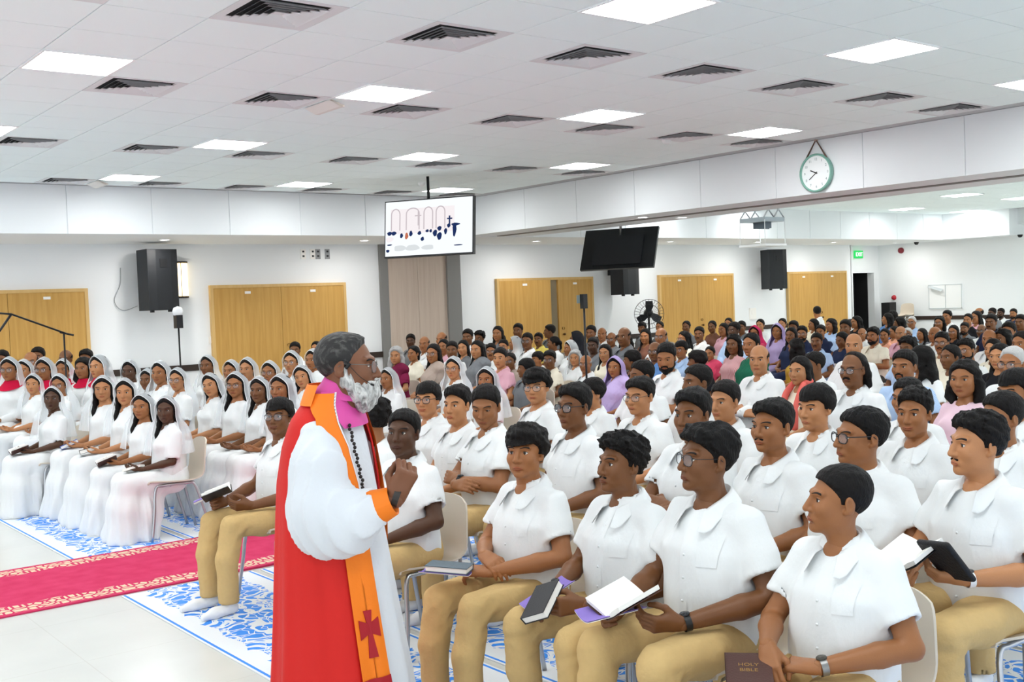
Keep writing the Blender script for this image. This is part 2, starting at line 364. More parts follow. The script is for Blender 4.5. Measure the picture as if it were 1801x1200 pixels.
struct('wall_rear', MB().box((XR, -3.5, 0), (XR+.2, 18.2, ZC)), MWALL)
# recess with the dark doorway beside the last wooden doors
mb = MB(); mb.box((24.2, YW+.25, 0), (24.83, YW+.45, ZC)); mb.box((25.78, YW+.25, 0), (XR+.2, YW+.45, ZC)); mb.box((24.83, YW+.25, 2.09), (25.78, YW+.45, ZC)); mb.box((24.38, YW, 0), (24.40, YW+.3, ZC))
struct('wall_recess', mb, MWALL)
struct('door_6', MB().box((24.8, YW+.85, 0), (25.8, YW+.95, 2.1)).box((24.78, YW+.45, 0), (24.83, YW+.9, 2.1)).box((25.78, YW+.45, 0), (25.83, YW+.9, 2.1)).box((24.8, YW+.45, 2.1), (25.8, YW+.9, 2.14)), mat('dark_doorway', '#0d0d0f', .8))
# bulkhead over the back wall, with panel seams
blk = struct('trim_1', MB().box((-4, YS+.012, ZS), (XR, YW+.25, ZC)), MWALL)
xs = [-7+.0]; k = 0
for k in range(-9, 19):
    x = 4.27+1.115*k
    if x < -4 or x > 24.6: continue
    obj('panel', MB().box((x+.004, YS, ZS+.001), (x+1.107, YS+.012, ZC)).mesh('panel', MWALL, False), blk)
# beam between the two bays
beam = struct('trim_2', MB().box((XB0+.012, -3.5, ZS+.015), (XB1, YW, ZC)), MWALL)
for k in range(-11, 6):
    y = 7.177+1.207*k; 
    if y < -3.5: continue
    obj('panel', MB().box((XB0, y+.004, ZS+.015), (XB0+.012, min(YS, y+1.203), ZC)).mesh('panel', MWALL, False), beam)
obj('partition_track', MB().box((11.28, -3.5, ZS+.005), (11.40, YS, ZS+.016)).mesh('partition_track', mat('track_shadow_gap', '#77736f', .6), False), beam)
struct('trim_3', MB().box((25.2, 13.0, ZS), (XR, YS+.02, ZC)).box((25.6, -3.5, ZS+.25), (XR, 13.0, ZC)), MWALL)
MRAIL = mat('dark_wood_rail', '#2f231d', .5)
struct('trim_4', MB().box((-4, YW-.03, .80), (24.4, YW, .90)), MRAIL)
struct('trim_5', MB().box((XR-.03, -3.5, .80), (XR, 16.9, .90)), MRAIL)
struct('baseboard_back', MB().box((-4, YW-.02, 0), (24.4, YW, .1)), MRAIL)
# ceiling tiles, lamps, air diffusers on one grid
lights, vents = set(), set()
for i in range(-1, 4):
    for j in range(-2, 3): lights.add((4*i, 5*j))
for c in (-1, 1, 3, 5, 7, 9, 11, 13):
    for r in (-8, -3, 1, 6, 11):
        if (c, r) not in lights: vents.add((c, r))
def inview(P, mrg=40):
    d = np.array(P, float)-np.array([0, 0, CAMZ]); zf = d@_f
    if zf < .5: return False
    x, y = 900.5+_F*(d@_r)/zf, 600-_F*(d@_u)/zf; return -mrg < x < 1801+mrg and -mrg < y < 1200+mrg
tm = MB().box((-.296, -.296, -.010), (.296, .296, .004)).mesh('tile', MTILE, False)
cells = []
for i in range(-10, 14):
    for j in range(-18, 13):
        if (i, j) in lights or (i, j) in vents: continue
        c = (X0+(i+.5)*T, Y0+(j+.5)*T, ZC)
        if c[0] < XB0-.28 and c[1] < YS-.2: cells.append((0 if inview(c) else 1, math.hypot(c[0], c[1]), c))
cells.sort(); rest = MB()
for n, (a, b, c) in enumerate(cells):
    if a == 0 and n < 300: o = obj('tile', tm, ceiling); o.location = c
    else: rest.box((c[0]-.296, c[1]-.296, ZC-.010), (c[0]+.296, c[1]+.296, ZC+.003))
for i in range(23):
    for j in range(-18, 13):
        x, y = XB1+.02+.3+.6*i, Y0+(j+.5)*T
        if x < 25.0: rest.box((x-.296, y-.296, ZC-.010), (x+.296, y+.296, ZC+.003))
tag(obj('tile_field', rest.mesh('tile_field', MTILE, False), ceiling), kind='stuff')
# lamps
MLAMP = emat('lamp_panel', (.97, 1, 1), PANEL_EMISSION); MLF = mat('lamp_frame', '#f4f5f6', .4)
lf = MB()
for a in range(4):
    R = Rz(a*math.pi/2); o = MB().box((-.298, -.298, -.018), (.298, -.280, .002)); lf.merge(o, M4(R))
lfm = lf.mesh('frame', MLF, False); lpm = MB().box((-.281, -.281, -.012), (.281, .281, .0)).mesh('diffuser', MLAMP, False)
def lamp(x, y, label, z=ZC):
    e = empty('ceiling_lamp', (x, y, z)); obj('frame', lfm, e); obj('diffuser', lpm, e); tag(e, label, 'lamp', 'square ceiling lamps')
cols = {0: 'first', 1: 'second', 2: 'third', 3: 'fourth'}
for (i, j) in sorted(lights):
    x, y = X0+(i+.5)*T, Y0+(j+.5)*T
    if 0 <= i//4 and -1 <= j//5: lab = 'square white ceiling lamp, %s from the altar side, %s row from the bulkhead' % (cols[i//4], {2: 'first', 1: 'second', 0: 'third', -1: 'fourth'}[j//5])
    else: lab = 'square white ceiling lamp above the unseen part of the hall'
    lamp(x, y, lab)
nm = {(24.8, 13.8): 'small far lamp nearest the rear wall beyond the beam', (22.2, 13.8): 'far lamp above the dark doorway beyond the beam', (22.4, 11.3): 'far lamp cut off at the picture edge beyond the beam', (20.1, 11.3): 'far lamp thin as a line just under the beam'}
for x in (15.0, 17.6): 
    for y in (14.1, 11.3, 8.5, 5.7, 2.9, .1): lamp(x, y, 'square white ceiling lamp above the unseen part of the hall')
for y in (8.5, 5.7, 2.9, .1):
    for x in (20.1, 22.4, 24.6): lamp(x, y, 'square white ceiling lamp above the unseen part of the hall')
for (x, y), l in nm.items(): lamp(x, y, l)
# air diffusers
MVENT = mat('diffuser_white', '#dedee0', .6); MDARKV = mat('duct_black', '#1c1c1e', .9)
vf = MB()
def sq(mb, r0, r1, z0, z1, m=0):
    A4 = [(-1, -1), (1, -1), (1, 1), (-1, 1)]
    P = [[(sx*r, sy*r, z) for sx, sy in A4] for r, z in ((r0, z0), (r1, z1))]
    mb.grid(np.array(P), m, close_v=True)
sq(vf, .298, .235, -.012, -.006); sq(vf, .298, .298, .002, -.012); sq(vf, .235, .225, -.006, .002)
vfm = vf.mesh('frame', MVENT, False); vb = MB().box((-.235, -.235, .0), (.235, .235, .003)).mesh('duct', MDARKV, False)
lvm = []
for k, r in enumerate((.215, .175, .135, .095, .055)):
    o = MB(); sq(o, r, r-.026, -.020, -.002); sq(o, r-.026, r, -.0035, -.0215); lvm.append(o.mesh('louvre', MVENT, False))
hub = MB().box((-.03, -.03, -.012), (.03, .03, -.008)).mesh('louvre', MVENT, False)
rowname = {11: 'row beside the bulkhead', 6: 'second row from the bulkhead', 1: 'third row from the bulkhead', -3: 'row nearest the camera', -8: 'row overhead at the picture top'}
colname = {1: 'first', 3: 'second', 5: 'third', 7: 'fourth', 9: 'fifth', 11: 'sixth', 13: 'seventh'}
for (i, j) in sorted(vents):
    x, y = X0+(i+.5)*T, Y0+(j+.5)*T
    if not inview((x, y, ZC), 60): 
        rest2 = obj('tile', tm, ceiling); rest2.location = (x, y, ZC); continue
    e = empty('air_diffuser', (x, y, ZC)); obj('frame', vfm, e); obj('duct', vb, e)
    for m in lvm: obj('louvre', m, e)
    obj('louvre', hub, e)
    tag(e, 'square louvred air diffuser, %s from the altar side, %s' % (colname.get(i, 'outermost'), rowname[j]), 'air vent', 'ceiling air diffusers')
# little plates hung beside two diffusers, smoke detectors
for (i, j, l) in ((3, 1, 'pale angled deflector plate on the stained diffuser'), (3, 11, 'small pale deflector plate on a far diffuser')):
    x, y = X0+(i+.5)*T+.36, Y0+(j+.5)*T
    m = MB(); m.grid(np.array([[(-.04, -.22, -.005), (-.04, .22, -.005)], [(.06, -.22, -.05), (.06, .22, -.05)], [(.10, -.22, -.05), (.10, .22, -.05)], [(.10, -.22, -.04), (.10, .22, -.04)], [(-.02, -.22, 0), (-.02, .22, 0)]]))
    o = obj('deflector_plate', m.mesh('deflector_plate', mat('pale_plastic', '#e2ddd8', .5), False)); o.location = (x, y, ZC-.012); tag(o, l, 'air deflector')
det = MB().lathe([(.0, -.045), (.03, -.045), (.05, -.03), (.055, 0)], 20)
for (x, y, l) in ((8.9, 8.45, 'small smoke detector near the fourth lamp'), (8.6, 12.9, 'small smoke detector above the hanging screen')):
    o = obj('smoke_detector', det.mesh('smoke_detector', MWHITE)); o.location = (x, y, ZC-.010); tag(o, l, 'smoke detector')
# recessed downlights under bulkhead and beam; choir and final ones added for wall light
dr = MB().lathe([(.095, -.006), (.095, 0), (.075, -.007), (.070, .0)], 24).mesh('ring', MWHITE); dl = MB().lathe([(.001, -.003), (.074, -.003)], 24).mesh('bulb', emat('downlight', (1, .97, .92), 10))
for (x, y, l) in ((5.94, 15.75, 'over the loudspeaker'), (9.31, 15.75, 'over the wooden double doors'), (13.0, 15.75, 'over the ajar doors'), (16.6, 15.75, 'over the fourth doors'), (22.2, 15.75, 'over the fifth doors'), (25.0, 15.9, 'near the exit sign'), (11.05, 11.0, 'nearer the edge under the beam'), (11.75, 10.9, 'further back under the beam'), (2.6, 15.75, 'added over the choir to light the wall'), (19.4, 15.75, 'added to light the wall between the fourth and fifth doors, behind the loudspeaker')):
    e = empty('downlight', (x, y, ZS if y > 15 else ZS+.015)); obj('ring', dr, e); obj('bulb', dl, e); _l = bpy.data.lights.new('downlight_beam', 'AREA'); _l.shape = 'DISK'; _l.size = .13; _l.energy = 13; _l.color = (1, .97, .93); _o = obj('beam', _l, e); _o.location = (0, 0, -.012); tag(e, 'round recessed downlight '+l, 'downlight', 'recessed downlights')
# wooden doors
MDOOR = woodmat('door_veneer', '#b58a45', '#c99f57'); MDFR = woodmat('door_frame_wood', '#c9a566', '#d3b076'); MPLATE = mat('door_plate', '#eceae6', .4)
def leaf(parent, x0, x1, z, ang=0):
    w = x1-x0; o = obj('door_leaf', MB().box((0, -.045, .01), (w, 0, z)).mesh('door_leaf', MDOOR, False), parent); o.location = (x0, YW-.02, 0); o.rotation_euler = (0, 0, ang)
    p = obj('plate', MB().box((w*.5-.05, -.052, z-.10), (w*.5+.05, -.045, z-.06)).mesh('plate', MPLATE, False), o); return o
def knob(parent, x):
    h = MB(); h.lathe([(.001, -.065), (.022, -.06), (.026, -.04), (.012, -.03), (.012, 0)], 16, 0, 1); h.lathe([(.03, -.012), (.03, 0)], 16, 0, 1, (0, 0, .12)); o = obj('handle', h.mesh('handle', mat('bronze', '#5b4225', .35, metal=.8)), parent); o.location = (x, -.045, 1.0)
for n, (x0, x1, two) in enumerate(((2.9, 5.05, True), (7.06, 9.43, True), (12.84, 15.25, False), (17.3, 19.65, True), (21.75, 24.05, True)), 1):
    z = 2.10; e = empty('door_%d' % n); e['kind'] = 'structure'
    obj('frame', MB().box((x0-.05, YW-.075, 0), (x0, YW+.01, z+.05)).box((x1, YW-.075, 0), (x1+.05, YW+.01, z+.05)).box((x0, YW-.075, z), (x1, YW+.01, z+.05)).mesh('frame', MDFR, False), e)
    if two:
        mid = (x0+x1)/2; a = leaf(e, x0, mid-.003, z); b = leaf(e, mid+.003, x1, z); knob(b, .10)
    else:
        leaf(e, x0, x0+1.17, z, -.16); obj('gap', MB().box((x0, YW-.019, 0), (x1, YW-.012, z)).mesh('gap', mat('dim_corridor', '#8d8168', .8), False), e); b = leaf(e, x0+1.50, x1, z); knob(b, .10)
# wood panel of the folded partition in its recess
e = empty('door_7'); e['kind'] = 'structure'
obj('frame', MB().box((10.20, YW-.06, 0), (10.36, YW+.01, ZS)).box((11.62, YW-.10, 0), (11.92, YW+.01, ZS)).mesh('frame', mat('grey_jamb', '#7d7c7a', .6), False), e)
for x0, x1 in ((10.36, 10.99), (10.995, 11.62)):
    obj('panel', MB().box((x0, YW-.05, 0), (x1, YW, ZS)).mesh('panel', woodmat('pale_wood', '#b7a596', '#c6b6a7', (7, 7, .4)), False), e)
# wall-mounted loudspeakers
MSPK = mat('speaker_black', '#14171b', .5, bump=.2, bscale=300); MSPKS = mat('speaker_cabinet', '#1d2126', .55)
def speaker(x, y, z, ang, label, h=.92, w=.50):
    e = empty('loudspeaker', (x, y, z), ang)
    P = [(-w/2, -.19), (w/2, -.19), (w*.40, .20), (-w*.40, .20)]
    obj('cabinet', MB().prism(P, 0, h).mesh('cabinet', MSPKS, False), e)
    obj('grille', MB().grid(np.array([[(-w/2+.01, -.192, .01), (-w/4, -.215, .01), (w/4, -.215, .01), (w/2-.01, -.192, .01)], [(-w/2+.01, -.192, h-.01), (-w/4, -.215, h-.01), (w/4, -.215, h-.01), (w/2-.01, -.192, h-.01)]])).mesh('grille', MSPK, False), e)
    obj('badge', MB().box((-.06, -.222, h*.70), (.06, -.214, h*.84)).mesh('badge', MBLK, False), e)
    obj('bracket', MB().box((-.05, .20, h*.45), (.05, .405, h*.58)).mesh('bracket', MBLKM, False), e)
    for s in (-1, 1): obj('foot', MB().box((s*w*.3-.02, -.12, -.03), (s*w*.3+.02, -.06, 0)).mesh('foot', MBLK, False), e)
    tag(e, label, 'loudspeaker', 'wall loudspeakers'); return e
speaker(6.02, 16.38, 1.78, .18, 'large black loudspeaker on the wall beside the lit sconce')
speaker(15.85, 16.38, 1.75, .1, 'black loudspeaker partly behind the dark hanging screen')
speaker(20.7, 16.38, 1.75, -.25, 'black loudspeaker between the fourth and fifth doors')
# sconces
def sconce(x, label):
    e = empty('wall_sconce', (x, YW, 1.97)); a = np.linspace(0, math.pi, 13)
    for nmx, r, z0, z1, m in (('shade', .14, .02, .54, emat('sconce_glow', (1, .78, .42), 2.6)), ('rim', .147, -.01, .02, MRAIL), ('rim', .147, .54, .57, MRAIL)):
        G = np.array([np.stack([r*np.cos(a), -.75*r*np.sin(a), np.full(13, z)], 1) for z in (z0, z1)]); m_ = MB().grid(G); b = m_.n
        m_.p.append(np.array([list(range(13))])); m_.p.append(np.array([list(range(13, 26))[::-1]])); m_.m += [np.array([0])]*2
        obj(nmx, m_.mesh(nmx, m, False), e)
    obj('strip', MB().box((-.004, -.113, .02), (.004, -.105, .54)).mesh('strip', MRAIL, False), e); tag(e, label, 'wall lamp', 'wall sconces')
sconce(6.53, 'glowing amber half-round wall sconce beside the large loudspeaker'); sconce(16.35, 'glowing amber wall sconce behind the dark hanging screen')
# switch plates
for k, (x, l) in enumerate(((8.72, 'white switch plate, leftmost above the double doors'), (8.90, 'white switch plate, middle one above the double doors'), (9.0, 'grey switch plate next to the middle one above the double doors'), (9.18, 'grey switch plate, rightmost above the double doors'))):
    e = empty('switch_plate', (x, YW, 2.56)); obj('plate', MB().box((-.045, -.012, 0), (.045, 0, .17)).mesh('plate', MPLATE if k < 2 else mat('grey_plate', '#8d8f92', .4), False), e)
    for z in (.035, .115): obj('switch', MB().box((-.018, -.018, z), (.018, -.012, z+.03)).mesh('switch', MBLK, False), e)
    tag(e, l, 'switch', 'switch plates')
o = obj('thermostat', MB().box((20.30, YW-.03, 1.05), (20.52, YW, 1.32)).box((20.36, YW-.034, 1.16), (20.46, YW-.03, 1.27)).mesh('thermostat', MPLATE, False)); tag(o, 'small white wall box under the loudspeaker by the fifth doors', 'thermostat')
o = obj('switch_plate', MB().box((6.62+.35, YW-.012, 1.22), (6.62+.45, YW, 1.33)).mesh('switch_plate', MPLATE, False)); tag(o, 'single pale switch plate beside the double doors', 'switch')
# ------------------------------------------------------------------ hair (same origin as the head)
HAIR = {}
HST = {  # top, side, front boost, noise amp, noise freq, taper floor
 'fade': (.013, .003, .003, .0016, 190, .1), 'crop': (.016, .005, .004, .0022, 170, .12), 'side': (.020, .005, .012, .0035, 110, .15), 'quiff': (.024, .004, .016, .0050, 105, .15),
 'bowl': (.020, .012, .004, .0022, 90, .75), 'mop': (.030, .020, .008, .0065, 80, .7), 'curly': (.026, .009, .014, .0085, 150, .3), 'curlyshort': (.020, .006, .010, .0055, 150, .25),
 'thin': (.004, .005, 0, .0015, 150, .1), 'thingrey': (.004, .006, 0, .0018, 150, .1), 'grey': (.009, .006, .002, .0025, 120, .15), 'longback': (.010, .008, 0, .004, 80, .2),
 'long': (.012, .009, 0, .0018, 90, .15), 'bun': (.010, .007, 0, .0018, 90, .12), 'bob': (.018, .014, 0, .006, 80, .3), 'greybob': (.022, .018, .004, .006, 80, .3), 'bishop': (.007, .005, .010, .0013, 240, .1)}
def smin_(a, b, k): h = np.clip(.5+.5*(b-a)/k, 0, 1); return b*(1-h)+a*h-k*h*(1-h)
def eld(x, y, z, c, r):
    x, y, z = x-c[0], y-c[1], z-c[2]; k0 = np.sqrt((x/r[0])**2+(y/r[1])**2+(z/r[2])**2); k1 = np.sqrt((x/r[0]**2)**2+(y/r[1]**2)**2+(z/r[2]**2)**2)+1e-9; return k0*(k0-1)/k1
def hair_mesh(style, h=.0045):
    key = (style, h)
    if key in HAIR: return HAIR[key]
    fem = style in ('long', 'bun', 'bob', 'greybob'); tt, sd, fb, amp, fr, fl = HST[style]
    lo, hi = (-.15, -.14, -.13), (.15, .20, .19)
    if style == 'long': lo, hi = (-.17, -.16, -.42), (.17, .20, .17)
    if style in ('bob', 'greybob', 'longback'): lo, hi = (-.17, -.15, -.24), (.17, .22, .18)
    f = Field(lo, hi, h); x, y, z = f.xyz()
    hd = smin_(eld(x, y, z, (0, .020, .030), (.075, .094, .085)), eld(x, y, z, (0, -.026, -.028), (.059, .064, .083)), .03)
    front = [(-.13, .085), (-.085, .072), (-.045, .042), (-.012, .034), (-.006, -.010), (.030, -.022), (.050, -.040), (.064, -.066), (.074, -.20)]
    if style in ('thin', 'thingrey'): front = front[:-3]+[(.045, .004), (.060, .034), (.075, .085), (.10, .30)]
    if style == 'grey': front = front[:-2]+[(.072, -.062), (.095, -.13)]
    if style == 'bishop': front = front[:-3]+[(.050, -.030), (.070, -.052), (.090, -.075), (.11, -.11)]
    if style == 'longback': front = front[:-4]+[(.035, .0), (.06, -.005), (.085, -.01), (.13, -.06)]
    if fem: front = [(-.13, .05), (-.05, .014), (-.02, -.012), (.03, -.030), (.050, -.050), (.068, -.076), (.084, -.20)]
    zz, yy = np.array(front).T; yf = np.interp(z-(.020 if fem else .007)*np.clip(1-np.abs(x)/.055, 0, 1)+(.006 if not fem else 0)*np.clip((np.abs(x)-.03)/.03, 0, 1)*(z > .02), zz, yy)+0*y
    if style in ('bowl', 'mop'):
        ctr = 1-np.clip(np.abs(x)/.07, 0, 1)**2; zl = (.040 if style == 'bowl' else .033)+.016*(1-ctr)+.006*vnoise(x, y, z*0, 90, 8)
        yf = np.minimum(yf, np.where(z > zl, -.2, 9.)+0*y)
    th = np.interp(f.ax[2], [-.10, -.02, .03, .065, .10], [sd*.6, sd, sd*1.3+.1*tt, tt*.75, tt])[None, None, :]+fb*np.clip((-y-.005)/.06, 0, 1)*np.clip((z-.055)/.03, 0, 1)
    th = th*(fl+(1-fl)*np.clip((y-yf)/.028, 0, 1))
    if fem: th = th-.006*np.exp(-(x/.006)**2)*np.clip((z-.06)/.03, 0, 1)*np.clip((.07-y)/.05, 0, 1)
    f.D = (hd-th).astype(np.float32)
    f.smax(((yf-y)*.75).astype(np.float32), .002 if fl < .5 else .005)
    if not fem: f.smax((-.092-z+0*x+0*y).astype(np.float32), .006)
    if style == 'bun': f.ell((0, .118, .0), (.042, .036, .042), .015); f.chain([(0,.12,-.02),(0,.125,-.09),(.0,.115,-.13)], [.022,.02,.008], .01)
    if style == 'long':
        for sx in (-1, 1):
            f.chain([(sx*.066, .020, .02), (sx*.073, .020, -.06), (sx*.076, .030, -.14), (sx*.085, -.03, -.22), (sx*.080, -.075, -.33), (sx*.072, -.090, -.40)], [.020, .022, .026, .026, .022, .006], .02, sc=(1.3, 1, 1))
        f.chain([(0, .085, 0), (0, .095, -.12), (0, .115, -.26), (0, .12, -.36)], [.055, .058, .06, .04], .03, sc=(.75, 1.35, 1))
    if style in ('bob', 'greybob'):
        for sx in (-1, 1): f.chain([(sx*.070, .022, .03), (sx*.084, .028, -.05), (sx*.084, .02, -.12), (sx*.075, -.01, -.165)], [.022, .030, .032, .016], .025)
        f.chain([(0, .08, .0), (0, .085, -.10), (0, .085, -.16)], [.06, .06, .035], .03)
    if style == 'longback':
        f.chain([(0, .08, .03), (0, .095, -.04), (0, .11, -.12), (0.01, .15, -.17)], [.06, .062, .055, .02], .03)
        for sx in (-1, 1): f.chain([(sx*.06, .05, .03), (sx*.072, .06, -.04), (sx*.07, .09, -.12)], [.03, .03, .02], .02)
    k = np.clip(th/.012, .15, 1) if not fem else 1.
    n = (vnoise(x, y, z, fr, 3)*amp+vnoise(x, y, z, fr*2.3, 5)*amp*.45)*k
    if style in ('quiff', 'side', 'mop', 'bowl', 'curlyshort', 'crop', 'grey'): n = n+.0022*np.sin((x+vnoise(x, y, z, 40, 9)*.014)*300+y*60)*np.clip((z-.03)/.04, 0, 1)*k
    f.D = (f.D+n).astype(np.float32)
    HAIR[key] = f.nets(); return HAIR[key]
def beard_mesh(kind, h=.004):
    f = Field((-.085, -.15, -.22), (.085, .04, .0), h); x, y, z = f.xyz()
    if kind == 'bishop':
        f.ell((0, -.055, -.085), (.056, .058, .062), .02)
        for sx in (-1, 1): f.chain([(sx*.066, .000, -.010), (sx*.062, -.006, -.055), (sx*.040, -.045, -.100)], [.012, .018, .03], .02)
        f.ell((0, -.066, -.118), (.038, .034, .042), .02); f.ell((0, -.056, -.145), (.026, .024, .024), .02)
        f.cone((-.03, -.090, -.058), (.03, -.090, -.058), .009, .009, .01); f.cone((0, -.099, -.052), (0, -.099, -.052), .010, .010, .01)
        f.ell((0, -.088, -.030), (.055, .05, .024), .008, '-'); f.ell((0, -.112, -.071), (.020, .020, .0055), .004, '-')
        n = vnoise(x*1.6, y*1.6, z*.55, 170, 4)*.0035+vnoise(x*1.6, y*1.6, z*.5, 330, 6)*.0022
    elif kind == 'moust':
        for sx in (-1, 1): f.chain([(sx*.003, -.097, -.050), (sx*.018, -.094, -.054), (sx*.029, -.082, -.064)], [.006, .0065, .004], .006)
        n = vnoise(x, y, z, 300, 4)*.0015
    elif kind == 'moust1':
        for sx in (-1, 1): f.chain([(sx*.005, -.0945, -.051), (sx*.018, -.0905, -.0545), (sx*.026, -.082, -.062)], [.0035, .004, .002], .005)
        n = vnoise(x, y, z, 300, 4)*.0008
    elif kind == 'goatee':
        f.ell((0, -.080, -.102), (.022, .020, .020), .01)
        for sx in (-1, 1): f.chain([(sx*.003, -.097, -.050), (sx*.022, -.090, -.056), (sx*.027, -.080, -.085), (sx*.014, -.082, -.1)], [.006, .0055, .005, .006], .006)
        n = vnoise(x, y, z, 260, 4)*.0015
    else:
        f.ell((0, -.034, -.078), (.056, .058, .046), .02); f.ell((0, -.072, -.105), (.026, .024, .026), .015)
        for sx in (-1, 1): f.chain([(sx*.065, .004, -.012), (sx*.060, -.006, -.060), (sx*.04, -.04, -.09)], [.008, .012, .02], .02)
        f.ell((0, -.080, -.024), (.07, .07, .038), .01, '-'); f.ell((0, -.112, -.071), (.026, .026, .012), .006, '-')
        for sx in (-1, 1): f.chain([(sx*.003, -.097, -.050), (sx*.024, -.090, -.056), (sx*.032, -.075, -.080)], [.006, .006, .006], .006)
        n = vnoise(x, y, z, 230, 4)*.002
    f.D = (f.D+n).astype(np.float32); return f.nets()
def glasses_mesh(thick=.0016, wide=1., lens=True):
    mb = MB(); zc = .000
    for sx in (-1, 1):
        a = np.linspace(0, 2*np.pi, 25); ex = .0255*wide; ez = .0205
        sup = 2.6; px = np.sign(np.cos(a))*np.abs(np.cos(a))**(2/sup)*ex; pz = np.sign(np.sin(a))*np.abs(np.sin(a))**(2/sup)*ez
        P = np.stack([sx*.0325+px, -.1015+np.abs(sx*.0325+px)*.16, zc+pz-.002], 1)
        mb.tube(P, thick, 6, 0, False)
        if lens: b = mb.n; mb.add(np.vstack([P[:-1], P[:-1].mean(0)]), np.array([(i, (i+1) % 24, 24) for i in range(24)]), 1)
        mb.tube([(sx*(.058), -.090, zc+.007), (sx*.074, -.07, zc+.008), (sx*.080, .006, zc+.010), (sx*.078, .026, zc-.004), (sx*.074, .035, zc-.02)], thick, 6)
    mb.tube([(-.009, -.1005, zc+.004), (0, -.1035, zc+.006), (.009, -.1005, zc+.004)], thick, 6)
    return mb
# ------------------------------------------------------------------ veil
def spline(P, n):
    P = np.asarray(P, float); P = np.vstack([2*P[0]-P[1], P, 2*P[-1]-P[-2]]); m = len(P)-3; out = []
    for t in np.linspace(0, m, n):
        i = min(int(t), m-1); u = t-i; a, b, c, d = P[i:i+4]
        out.append(.5*((2*b)+(-a+c)*u+(2*a-5*b+4*c-d)*u*u+(-a+3*b-3*c+d)*u**3))
    return np.array(out)
def veil_mesh(nu=36, nv=26, fwd=0., length=.40, seed=1, inner=0.):
    """hood of arches from the brow to the back"""
    S = [  # s: top(y,z), temple(x,y,z), jaw(x,y,z), shoulder(x,y,z), hem(x,y,z)
        ((-.062, .118), (.086, -.040, .045), (.092, -.026, -.075), (.120, -.055, -.20), (.125, -.125, -length)),
        ((-.005, .137), (.096, -.010, .050), (.108, .000, -.075), (.155, -.020, -.185), (.185, -.070, -length)),
        ((.060, .128), (.098, .040, .045), (.118, .045, -.080), (.180, .030, -.180), (.225, .000, -length)),
        ((.112, .078), (.090, .090, .030), (.110, .095, -.090), (.170, .085, -.195), (.210, .075, -length)),
        ((.130, .000), (.070, .118, -.020), (.085, .130, -.110), (.125, .130, -.220), (.150, .120, -length)),
        ((.145, -.120), (.040, .140, -.150), (.050, .142, -.20), (.065, .150, -.28), (.080, .150, -length))]
    rows = []
    for k in range(5): rows.append(spline([np.array([0, *s[0]]) if k == 0 else np.array(s[k]) for s in S], nu))
    rows = np.array(rows); G = []
    for i in range(nu):
        p = rows[:, i]; L = p[::-1].copy(); R = p[1:].copy(); R[:, 0] *= -1
        G.append(spline(np.vstack([L, R]), nv*2+1))
    G = np.array(G)
    th = np.abs(np.linspace(-1, 1, nv*2+1))[None]; ss = np.linspace(0, 1, nu)[:, None]
    w = np.clip((th-.35)/.65, 0, 1); ph = seed*1.7
    amp = .008*w*np.clip(.4+ss, 0, 1)
    n = np.sin(ss*34+th*5+ph)+.6*np.sin(ss*61-th*9+ph*2)
    cx = G-np.array([0, .03, 0]); cx[..., 2] = 0; cx /= np.linalg.norm(cx, axis=-1, keepdims=True)+1e-6
    G = G+cx*(amp*n)[..., None]+ (cx*inner)
    mb = MB(); mb.grid(G, 0); e = G[0]; mb.tube(e, .0032, 5, 1, False); return mb
# ------------------------------------------------------------------ hands, seated body, clothes
def hand_mesh(curl=.5, spread=.0, h=.0033, thumb=.4, fist=False):
    f = Field((-.03, -.07, -.085), (.20, .085, .04), h)
    for yy in (-.028, -.010, .010, .028): f.cone((0, yy*.55, 0), (.082, yy, .002), .0145, .0125, .012)
    f.ell((.04, .024, -.008), (.032, .018, .015), .012)
    L = [(.042, .026, .021, .030), (.047, .030, .022, .0105), (.043, .027, .021, -.0105), (.033, .021, .019, -.029)]
    for i, (a, b, c, yy) in enumerate(L):
        cu = curl+(0 if fist else .10*i*(.4 if curl < .9 else 0)); p = V3(.084, yy, .002); ang = 0; sp = spread*(1.5-i)*.12
        for j, (ln, r0, r1, wgt) in enumerate(((a, .0098, .0090, .75), (b, .0090, .0082, 1.0), (c, .0082, .0070, .7))):
            ang += cu*wgt; q = p+ln*V3(math.cos(ang)*math.cos(sp), math.sin(sp)*math.cos(ang), -math.sin(ang)); f.cone(p, q, r0, r1, .004); p = q
    t0 = V3(.018, .026, -.008); t1 = t0+.044*unit((.72, .62-thumb*.3, -.25-thumb*.4)); t2 = t1+.032*unit((.85, .25-thumb*.7, -.25-thumb*.5)); t3 = t2+.024*unit((.9, -thumb*.8, -.2-thumb*.4))
    f.chain([t0, t1, t2, t3], [.0135, .0115, .0105, .0085], .006)
    f.cone((-.03, 0, 0), (.02, 0, 0), .0245, .024, .015, sc=(1, .92, 1.25))
    return f.nets()
HANDC = {}
def hand(curl, thumb, h):
    k = (curl, thumb, h)
    if k not in HANDC: HANDC[k] = hand_mesh(curl, 0, h, thumb)
    return HANDC[k]
def place_hand(mb, wrist, d, palm, left, curl=.5, thumb=.4, h=.0033, s=1.):
    d = unit(d); n = unit(np.array(palm)-d*(np.array(palm)@d)); zc = -n; t = np.cross(zc, d)
    H = hand(curl, thumb, h); R = np.stack([d, t, zc], 1)@np.diag([1, -1 if left else 1, 1])*s; o = MB().merge(H)
    if left: o.p = [q[:, ::-1] for q in o.p]
    mb.merge(o, M4(R, np.array(wrist)+d*.012))
